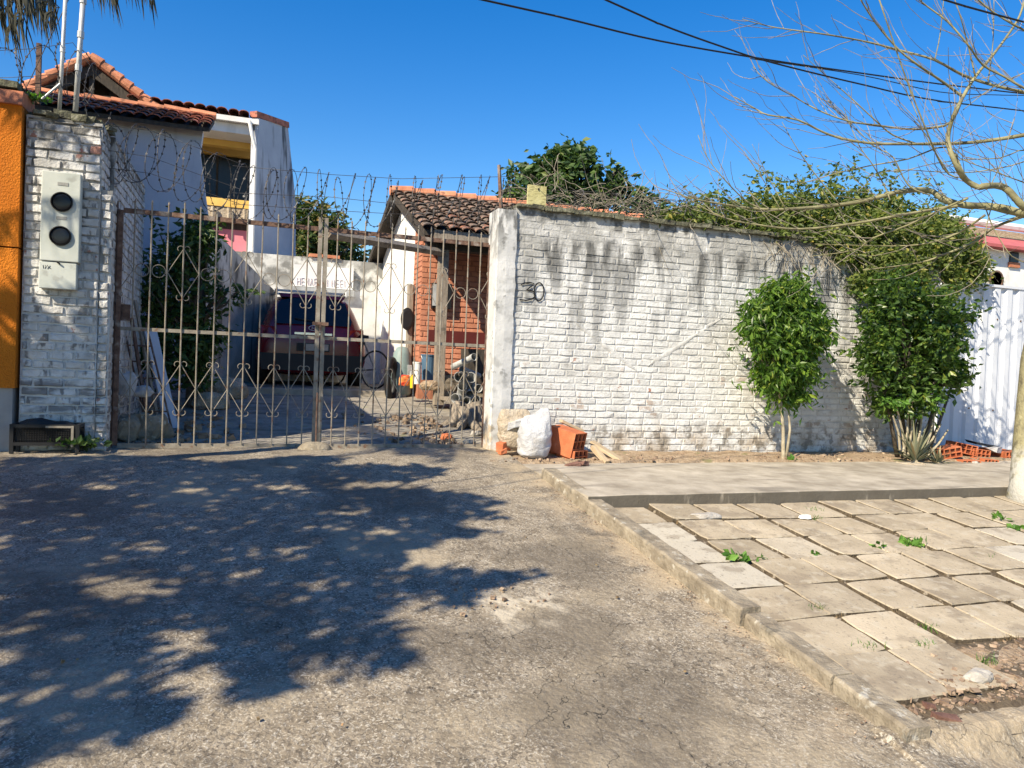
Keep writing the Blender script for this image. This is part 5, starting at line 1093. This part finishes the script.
def plank(a, b, wd, th, lab):
    a, b = Vector(a), Vector(b); d = b-a; t = MB(); t.box((0, 0, 0), (d.length, wd, th), jit=.002)
    o = t.build('wooden_plank', m_plank, None, loc=tuple((a+b)/2), rot=d.to_track_quat('X', 'Z').to_euler()); tag(o, lab, 'plank', 'pine planks leaning by the blocks')
plank(P(593, 447, 7.35), P(607, 463, 7.1), .055, .05, 'short pale plank end in front, right of the orange block')
plank(P(592, 442, 7.5), P(622, 461, 7.2), .10, .035, 'longer pale plank lying behind the short one')
plank(P(561, 421, 7.62), P(582, 431, 7.62), .10, .03, 'pale plank leaning on top of the orange block')
for x, y, Y, s, rz_, lab in ((572, 466, 6.95, (.16, .09, .055), .1, 'dark red brick lying in front of the orange blocks'), (583, 464, 6.97, (.1, .09, .05), .5, 'half brick right of the lying dark brick'), (503, 447, 7.5, (.14, .1, .1), .6, 'orange brick fragment at the foot of the pier'), (502, 451, 7.45, (.08, .07, .05), .2, 'small orange chip below the fragment at the pier')):
    mb = MB(); mb.box((0, 0, 0), s, jit=.012); o = mb.build('brick_piece', m_redbrick if x > 550 else m_hollow, None, loc=tuple(P(x, y, Y)), rot=(random.uniform(-.2, .2), random.uniform(-.2, .2), rz_)); bv = o.modifiers.new('b', 'BEVEL'); bv.width = .008; bv.segments = 2; tag(o, lab, 'brick', 'loose bricks by the wall')
for i in range(7):
    x = 701+i*6.2; mb = MB(); mb.box((0, 0, 0), (.055, .12, .1), jit=.006); o = mb.build('edging_brick', m_hollow, None, loc=tuple(P(x, 466, 7.12)-Vector((0, 0, .02))), rot=(0, R_(40), random.uniform(-.1, .1))); tag(o, 'half buried orange brick in the tilted row at the wall foot', 'brick', 'tilted edging bricks at the wall foot')
# sacks
def sack(name, cx, cy, Y, w_, h_, d_, mat, lab, lean=0., crump=.02, neck=True, group=None):
    base = P(cx, cy, Y); nseg = 28; nr = 22; mb = MB(); prev = None
    prof = lambda t: (min(1, (t/.10)**.5)*(1-.06*math.cos(t*6)) if t < .72 else (1-.32*((t-.72)/.28)**1.5))
    for j in range(nr+1):
        t = j/nr; r = prof(t) if t > 0 else .55; ring = []
        for k in range(nseg):
            a = k*math.tau/nseg; ex = abs(math.cos(a))**.75*math.copysign(1, math.cos(a)); ey = abs(math.sin(a))**.75*math.copysign(1, math.sin(a))
            fx = w_/2*r*ex*(1+.12*max(0, (t-.7)/.3)); fy = d_/2*r*ey*(1-.75*max(0, (t-.68)/.32)**1.3)
            nn = crump*mn.noise(Vector((ex*2.2+cx, ey*2.2, t*5)))+crump*.5*mn.noise(Vector((ex*7, ey*7+cx, t*11)))
            top = h_*(1+((.12*ex+.14*abs(ex)**3)*max(0, t-.45)/.55 if neck else 0))
            ring.append((base.x+fx*(1+nn*3)+lean*t*h_, base.y+fy*(1+nn*3), base.z+t*top+nn*.5))
        a_ = mb.vs(ring)
        if prev is not None:
            for k in range(nseg): q = (k+1) % nseg; mb.face((prev+k, prev+q, a_+q, a_+k))
        else: mb.face([a_+k for k in range(nseg)])
        prev = a_
    mb.face([prev+k for k in range(nseg)])
    o = mb.build(name, mat, None, loc=tuple(base), smooth=True); s_ = o.modifiers.new('s', 'SUBSURF'); s_.levels = s_.render_levels = 1; tag(o, lab, 'sack', group); return o
o = sack('white_sack', 533, 459, 7.35, .34, .45, .28, m_sack, 'full white woven sack with a folded top standing at the wall foot', .03, .05)
for e in (0,):
    pass
sack('cement_sack', 515, 450, 7.55, .36, .44, .24, m_rubble, 'split dusty sack of hardened cement behind the white sack', -.05, .05, neck=False)
mb = MB(); ps = [P(508, 424, 7.42), P(516, 421, 7.36), P(527, 420, 7.34), P(545, 409, 7.36)]
q = [P(512, 414, 7.5), P(520, 418, 7.48), P(530, 417, 7.46), P(541, 408, 7.48)]
a = mb.vs(ps+q+[p+Vector((0, .02, -.07)) for p in ps]); 
for k in range(3): mb.face((a+k, a+k+1, a+5+k, a+4+k)); mb.face((a+k, a+k+1, a+9+k, a+8+k))
tag(mb.build('sack_flap', m_sack, None, loc=tuple(ps[0]), normals=False), 'torn grey plastic flap folded over the dusty sack', 'plastic sheet')
# loose slab and stones
def rock(name, c, s, mat, lab, cat='stone', group=None, seed=0, flat=1):
    import bmesh
    bm = bmesh.new(); bmesh.ops.create_icosphere(bm, subdivisions=3, radius=1)
    for v in bm.verts:
        p = v.co.copy(); k = 1+.35*mn.noise(p*1.3+Vector((seed, 0, 0)))+.12*mn.noise(p*4+Vector((0, seed, 0))); v.co = Vector((p.x*s[0]*k, p.y*s[1]*k, max(-.6, min(.75, p.z))*s[2]*k))
    me = bpy.data.meshes.new(name); bm.to_mesh(me); bm.free(); me.materials.append(mat); at = me.attributes.new('rnd', 'FLOAT', 'FACE'); at.data.foreach_set('value', [.5]*len(me.polygons))
    o = bpy.data.objects.new(name, me); COL.objects.link(o); o.location = c; tag(o, lab, cat, group); return o
rock('stone', PG(707, 516, .045), (.13, .06, .03), m_stone, 'flat grey stone lying below the raised pavement by the kerb', seed=3)
rock('stone', PG(805, 517, .045), (.06, .04, .02), pmat('white_stone', (.8, .8, .78), bump=.2), 'small bright white stone chip on a slab', seed=5)
rock('stone', PG(978, 676, .05), (.07, .045, .035), m_stone, 'pale broken stone lying above the rubble on the near slab', seed=8)
rock('stone', P(975, 463, 6.95), (.05, .03, .03), m_stone, 'small white stone by the agave on the verge', seed=11)
mb = MB(); mb.box((0, 0, 0), (.10, .05, .035), jit=.006); tag(mb.build('brick_piece', m_redbrick, None, loc=tuple(PG(946, 719, .02)), rot=(.1, .12, -.45)), 'dark brown broken brick lying in the near rubble', 'brick')
mb = MB(); mb.box((0, 0, 0), (.055, .03, .025), jit=.006); tag(mb.build('brick_piece', m_redbrick, None, loc=tuple(PG(929, 706, .02)), rot=(.1, .1, -.3)), 'small dark chip left of the broken brick in the rubble', 'brick')
def scatter(name, region, n, smin, smax, mat, lab):
    mb = MB()
    for i in range(n):
        c = region(); s = random.uniform(smin, smax)*random.choice((.5, .7, 1)); mb.box(c+Vector((0, 0, s*.2)), (s*random.uniform(.7, 1.4), s, s*random.uniform(.5, .9)), jit=s*.22, rot=Matrix.Rotation(random.uniform(0, 3), 3, 'Z') @ Matrix.Rotation(random.uniform(-.5, .5), 3, 'X'))
    tag(mb.build(name, mat, None), lab, 'rubble', kind='stuff')
m_peb = pmat('mixed_pebbles', [(.3, (.16, .1, .07)), (.7, (.34, .26, .18))], scale=8, rnd=.9, bump=.4)
def rg1():
    X_ = random.uniform(2.75, 5.5); Y_ = 2.5+abs(random.gauss(0, .13)) if X_ < 3.6 else random.uniform(2.46, 2.98); return Vector((X_, Y_, .12*(Y_-7.6)+(.028 if X_ < 3.55 and Y_ > 2.56 else .008)))
scatter('rubble', rg1, 1300, .006, .026, m_peb, 'loose brick and stone rubble at the broken pavement edge')
def rg2():
    return Vector((random.uniform(2.45, 9), random.uniform(7.1, 7.82), strip_z(0, 7.4)+.02))
scatter('gravel', rg2, 700, .008, .03, m_peb, 'gravel and crumbs of mortar along the wall foot')
def rg3():
    x = random.choice((random.uniform(640, 880), random.uniform(860, 900))); return PG(x, 512+random.gauss(0, 3), .01)
scatter('joint_gravel', lambda: Vector((2.75+.437*random.randint(0, 12)+random.gauss(0, .012), random.uniform(2.5, 5.42), 0))+Vector((0, 0, 0)) if False else (lambda v: Vector((v.x, v.y, gz(v.x, v.y)+.004)))(Vector((random.uniform(2.7, 7.5), random.choice([2.56+.422*k for k in range(8)])+random.gauss(0, .014), 0))), 900, .006, .018, m_peb, 'pale grit caught in the paving joints')
scatter('kerb_gravel', lambda: (lambda v: Vector((v.x, v.y, gz(v.x, v.y)+.006)))(Vector((2.57-abs(random.gauss(0, .10)), random.uniform(2.35, 6.6), 0))), 420, .003, .009, m_peb, 'sandy grit along the driveway side of the kerb')
scatter('driveway_chips', lambda: (lambda v: Vector((v.x, v.y, gz(v.x, v.y)+.008)))(Vector((1.3+random.gauss(0, .16), 4.0+random.gauss(0, .12), 0))), 60, .006, .02, m_peb, 'broken concrete chips around the pothole patch')
# right pile of hollow blocks
k = 0
for x, y, Y, rot, sz, lab in (
    (945, 452, 7.25, (0.05, -.2, R_(-20)), (.3, .24, .13), 'hollow block at the left end of the pile under the agave leaves'),
    (961, 448, 7.45, (0, .18, R_(-20)), (.3, .24, .13), 'upper hollow block sloping down in the left of the pile'),
    (965, 464, 7.1, (0, 0, R_(-12)), (.26, .24, .12), 'front hollow block in the middle of the pile'),
    (984, 463, 7.15, (0, .05, R_(-8)), (.22, .24, .12), 'small front hollow block right of the middle'),
    (975, 453, 7.4, (0, .1, R_(-10)), (.26, .24, .12), 'second row hollow block in the middle of the pile'),
    (1006, 458, 7.3, (0, -.05, R_(-8)), (.24, .24, .2), 'tall hollow block with six holes at the right end'),
    (992, 452, 7.5, (0, 0, R_(-6)), (.2, .24, .11), 'rear hollow block under the black plastic scrap')):
    hollow('hollow_block', lab, tuple(P(x, y, Y)), rot, sz, nx=4, nz_=2 if sz[2] < .15 else 3, group='hollow terracotta blocks')
mb = MB(); mb.box((0, 0, 0), (.36, .2, .025), jit=.02); tag(mb.build('plastic_scrap', m_black, None, loc=tuple(P(983, 444, 7.4)), rot=(.1, .1, -.2)), 'black plastic scrap lying on the block pile', 'plastic sheet')
mb = MB(); mb.box((0, 0, 0), (.2, .14, .04), jit=.03); tag(mb.build('crumpled_bag', m_sack, None, loc=tuple(P(993, 449, 7.3)), rot=(.1, .1, .5)), 'crumpled white bag on the block pile', 'bag')

# ---------------------------------------------------------------- basket at the pillar foot
yk = 7.6; a, b = P(12, 424, yk), P(78, 424, yk); zg = gz(0, yk)-.0
t = thing('metal_basket', 'dark metal mesh basket on legs at the foot of the brick pillar', 'basket', ((a.x+b.x)/2, yk, zg))
mb = MB()
for x in (a.x, b.x):
    for y in (yk, yk+.2): mb.box((x, y, (a.z+zg)/2), (.03, .03, a.z-zg))
for z in (a.z, zg+.1):
    for y in (yk, yk+.2): mb.box(((a.x+b.x)/2, y, z-.015), (b.x-a.x-.03, .028, .028))
    for x in (a.x, b.x): mb.box((x, yk+.1, z-.015), (.028, .172, .028))
mb.build('frame', m_black, t)
mb = MB(); n = 26
for i in range(n): x = a.x+(b.x-a.x)*(i+.5)/n; mb.tube([(x, yk+.004, zg+.1), (x, yk+.004, a.z-.02)], .003, 4)
for j in range(7): z = zg+.12+j*(a.z-zg-.15)/7; mb.tube([(a.x, yk+.006, z), (b.x, yk+.006, z)], .003, 4)
mb.boxb((a.x+.02, yk+.2, zg+.1), (b.x-.02, yk+.215, a.z-.03)); mb.build('mesh_panel', m_black, t)
mb = MB(); mb.boxb((b.x-.05, yk-.018, a.z-.2), (b.x-.03, yk-.012, a.z-.01)); mb.boxb((b.x-.25, yk-.018, a.z-.03), (b.x-.051, yk-.012, a.z-.012)); mb.build('pale_strip', m_gate, t)
sk = MB(); c = Vector(((a.x+b.x)/2, yk+.11, zg+.2)); 
o = rock('rubbish_bag', c, (.24, .08, .12), m_black, 'dark bag lying inside the metal basket', 'bag', seed=21)

# ---------------------------------------------------------------- yard clutter
for i, (x0_, y0_, x1_, y1_, Y, th, m, lab) in enumerate(((150, 330, 172, 425, 9.2, .15, m_wing, 'wide grey board leaning on the side wall behind the gate'), (128, 300, 160, 430, 9.0, .03, m_wood, 'thin dark lath leaning beside the grey board'), (122, 318, 150, 428, 8.8, .03, m_rust, 'rusty rod leaning nearest to the gate post'))):
    A, B = P(x0_, y0_, Y+.4), P(x1_, y1_, Y); B.z = gz(0, Y); A.x = max(A.x, -1.27); d = B-A; mb = MB(); mb.box((0, 0, 0), (d.length, th, .03)); tag(mb.build('leaning_board', m, None, loc=tuple((A+B)/2), rot=d.to_track_quat('X', 'Z').to_euler()), lab, 'board', 'boards leaning on the side wall')
mb = MB(); A, B = P(134, 322, 9.35), P(162, 425, 8.75); B.z = gz(0, 8.75); t = thing('ladder', 'dark metal ladder leaning on the side wall behind the gate', 'ladder', tuple(B))
for o_ in (-.12, .12):
    mb = MB(); mb.tube([A+Vector((o_, 0, 0)), B+Vector((o_, 0, 0))], .012, 6); mb.build('rail', m_rust, t)
for k in range(7): q = A.lerp(B, (k+.5)/7); mb = MB(); mb.tube([q-Vector((.12, 0, 0)), q+Vector((.12, 0, 0))], .009, 5); mb.build('rung', m_rust, t)
rock('plastic_bag', P(126, 385, 8.6), (.1, .07, .16), m_sack, 'crumpled white plastic bag on the rubble behind the left gate leaf', 'bag', seed=31)
rock('plastic_bag', P(140, 392, 8.8), (.12, .08, .08), m_sack, 'flatter white plastic bag right of the crumpled one', 'bag', seed=33)
for i, (x, y, Y, s, lab) in enumerate(((150, 415, 8.7, (.2, .15, .2), 'big grey rubble lump behind the left gate leaf'), (212, 385, 10.6, (.26, .2, .16), 'pale rubble lump at the foot of the stained wall'), (225, 372, 11.4, (.3, .2, .22), 'grey rubble lump left of the car'), (128, 425, 8.6, (.12, .15, .2), 'dark rubble lump beside the gate post'))):
    p = P(x, y, Y); p.z = gz(0, Y)+s[2]*.5; rock('rubble_lump', p, s, m_rubble if i in (1, 2) else m_kerb, lab, 'rubble lump', 'rubble lumps in the yard', seed=40+i)
mb = MB(); mb.boxb((-.6, 11.85, gz(0, 12)-.05), (2.35, 12.25, gz(0, 12)+.07)); tag(mb.build('concrete_step', m_strip, None, loc=(1, 12, .45)), 'low concrete step in front of the red car', 'step')
# bicycle leaning along the white gable wall, seen nearly end-on
bp = Vector((2.36, 12.9, gz(0, 12.9)))
t = thing('bicycle', 'old bicycle leaning on the white wall right of the car', 'bicycle', tuple(bp))
dB = Vector((-.62, .78, 0)).normalized(); wc = [bp+Vector((-.42, -.45, .31)), bp+Vector((-.42, -.45, .31))+dB*.98]
for c in wc:
    mb = MB(); mb.tube([c+dB*.31*math.cos(k*math.tau/28)+Vector((0, 0, .31*math.sin(k*math.tau/28))) for k in range(29)], .016, 6, caps=False); wo = mb.build('wheel', m_black, t)
    mb = MB()
    for k in range(12): mb.tube([c, c+dB*.3*math.cos(k*math.tau/12)+Vector((0, 0, .3*math.sin(k*math.tau/12)))], .0028, 4)
    sub(mb, 'spokes', m_galv, wo, tuple(bp))
Zv = Vector((0, 0, 1)); bb = wc[0]+dB*.42-Zv*.03; st_ = bb-dB*.14+Zv*.5; hd = wc[1]-dB*.12+Zv*.5
mb = MB()
for a_, b_ in ((wc[0], bb), (wc[0], st_), (bb, st_), (bb, hd-Zv*.12), (st_-Zv*.06, hd), (hd+Zv*.08, wc[1])): mb.tube([a_, b_], .015, 6)
mb.build('frame', m_wire, t)
mb = MB(); mb.box(st_+Zv*.07, (.12, .24, .05), jit=.01); mb.build('saddle', m_black, t)
mb = MB(); mb.tube([hd+Zv*.12+Vector((-.25, -.12, .02)), hd+Zv*.12, hd+Zv*.12+Vector((.25, .12, .02))], .012, 6); mb.build('handlebar', m_galv, t)
# upright grey green tank with black tyre
t = thing('plastic_tank', 'grey green moulded plastic tank standing right of the bicycle', 'tank', tuple(P(402, 385, 12.0)))
c = P(401, 386, 12.0); c.z = gz(0, 12); mb = MB(); mb.lathe(c, [(.14, 0), (.17, .06), (.175, .45), (.14, .68), (.09, .78), (.03, .8)], 18); mb.build('body', pmat('grey_green_plastic', (.2, .26, .25), rough=.5, bump=.1), t, smooth=True)
mb = MB(); mb.box(c+Vector((.1, -.16, .35)), (.06, .05, .3), jit=.01); mb.build('handle', m_galv, t)
mb = MB(); cc = P(391, 355, 11.9); mb.tube([(cc.x+.08*math.cos(k*math.tau/22), cc.y-.1+.12*math.cos(k*math.tau/22), gz(0, 11.8)+.3+.3*math.sin(k*math.tau/22)) for k in range(23)], .055, 8, caps=False); tag(mb.build('car_tyre', m_black, None, loc=(cc.x, cc.y, .4), smooth=True), 'black tyre standing upright between bicycle and tank', 'tyre')
def bucket(name, x, y, Y, r, h, mat, lab, cat='bucket'):
    c = P(x, y, Y); c.z = max(c.z, gz(0, Y)); t = thing(name, lab, cat, tuple(c)); mb = MB(); mb.lathe(c, [(r*.85, 0), (r*.98, h*.95), (r*1.06, h*.95), (r*1.06, h), (r*.95, h), (r*.8, h*.1)], 18); mb.build('shell', mat, t)
    mb = MB(); mb.tube([(c.x+r*1.03*math.cos(k), c.y-.01-r*.4*math.sin(k), c.z+h*.95-r*.9*math.sin(k)) for k in lin(0, math.pi, 10)], .004, 4); mb.build('handle', m_galv, t)
bucket('paint_bucket', 416.5, 384, 11.3, .065, .34, m_cream, 'tall white bucket beside the yellow container')
bucket('blue_drum', 428, 380, 11.5, .12, .4, pmat('faded_blue_plastic', (.07, .13, .2), rough=.5), 'faded blue plastic drum at the brick corner', 'drum')
bucket('yellow_container', 412, 388, 11.1, .035, .2, pmat('yellow_plastic', (.8, .5, .03), rough=.4, bump=0), 'small bright yellow container on the ground', 'container')
rock('red_bundle', P(404.5, 381, 11.3), (.09, .07, .12), pmat('red_orange_cloth', [(.4, (.5, .03, .02)), (.6, (.75, .3, .08))], scale=9), 'red and orange bundle left of the yellow container', 'bundle', seed=51)
rock('dry_brush_heap', P(432, 386, 11.0), (.17, .15, .1), m_dirt, 'brown heap of dry brush at the foot of the porch post', 'heap', seed=52)
rock('shade_lump', P(452, 386, 10.9), (.13, .15, .13), m_dbark, 'dark lump standing in for the shade beneath the plinth right of the porch post', 'heap', seed=53)  # dark body placed as the black shadow under the plinth
# bundle of pipe ends
PX_ = [(459, 377, .058), (470, 379, .066), (462, 388, .055), (470, 393, .05), (457, 398, .055), (466, 401, .045), (472, 358, .045), (477, 388, .05), (476, 400, .045), (464, 370, .04)]
labs = ['upper left', 'upper middle with dark bore', 'centre left', 'centre', 'lower left', 'bottom middle', 'topmost, lying over the shelf', 'right of centre', 'lower right', 'small one behind the upper pair']
m_pvc = pmat('dusty_white_pipe', [(.3, (.3, .3, .29)), (.7, (.5, .5, .48))], scale=12, bump=.2)
for (x, y, r), lb in zip(PX_, labs):
    c = P(x, y, 10.0); d = Vector((random.uniform(-.5, .9), .9, random.uniform(-.5, .4))).normalized(); rot = Vector((0, 0, 1)).rotation_difference(d).to_matrix(); t = thing('pipe_offcut', 'dusty white pipe end in the heap, '+lb, 'pipe', tuple(c), 'pipe offcuts heaped by the pier')
    mb = MB(); mb.lathe(c, [(r, .5), (r, .02), (r*1.12, .02), (r*1.2, -.06), (r*1.1, -.06), (r*.9, .1), (r*.5, .25)], 16, rot=rot); mb.build('pipe_wall', m_pvc, t)
mb = MB(); mb.boxb((P(452, 380, 10.2).x, 10.25, P(452, 402, 10.2).z), (3.3, 10.9, P(452, 402, 10.2).z+.05)); tag(mb.build('shelf_board', m_wood, None, loc=(2.9, 10.5, .4)), 'weathered board beneath the heap of pipe ends', 'board')
mb = MB(); mb.boxb((2.98, 10.5, .5), (3.3, 10.9, 1.15)); tag(mb.build('timber_crate', m_dwood, None, loc=(3.1, 10.7, .5)), 'dark open crate standing behind the pipe ends', 'crate')
st = thing('tree_stump', 'gnarled brown stump with roots beside the pier behind the gate', 'stump', (P(468, 430, 9.4).x, 9.5, gz(0, 9.4)))
mb = MB(); c = Vector((P(470, 430, 9.4).x, 9.6, gz(0, 9.5)-.05)); top = P(468, 404, 9.4).z
for k in range(9):
    a_ = k*math.tau/9; o_ = Vector((math.cos(a_)*.12, math.sin(a_)*.12, 0)); f_ = Vector((math.cos(a_)*.36, math.sin(a_)*.36, 0)); mb.tube([c+f_*random.uniform(.8, 1.3), c+o_*1.5+Vector((0, 0, .1)), c+o_+Vector((0, 0, (top-c.z)*random.uniform(.8, 1.1)))], [.04, .075, .07], 7)
mb.build('trunk_base', m_wood, st, smooth=True)
for i, (x, y, Y, lab) in enumerate(((447, 423, 8.7, 'orange brick chip on the ground left of the stump'), (476, 425, 8.9, 'pale stone at the foot of the stump'), (470, 438, 8.4, 'grey stone behind the gate bottom rail by the pier'))):
    rock('stone', tuple(Vector((P(x, y, Y).x, Y, gz(0, Y)+.03))), (.07, .06, .05), m_hollow if i == 0 else m_stone, lab, 'stone', seed=60+i)
scatter('yard_rubble', lambda: (lambda v: Vector((v.x, v.y, gz(v.x, v.y)+.0)))(Vector((2.35-abs(random.gauss(0, .5)), random.uniform(8.2, 10.3), 0))), 260, .012, .06, m_peb, 'rubble and chips scattered on the yard floor near the pier')
scatter('yard_litter', lambda: (lambda v: Vector((v.x, v.y, gz(v.x, v.y)+.0)))(Vector((-1.2+abs(random.gauss(0, .5)), random.uniform(8.2, 11), 0))), 160, .02, .08, m_peb, 'dark rubble along the foot of the side wall')
scatter('fallen_leaves', lambda: (lambda v: Vector((v.x, v.y, gz(v.x, v.y)+.012)))(Vector((random.uniform(-2, 2.4), 1.9+5.9*random.random()**1.2, 0))), 60, .004, .014, m_dry, 'dry leaf bits scattered on the driveway')
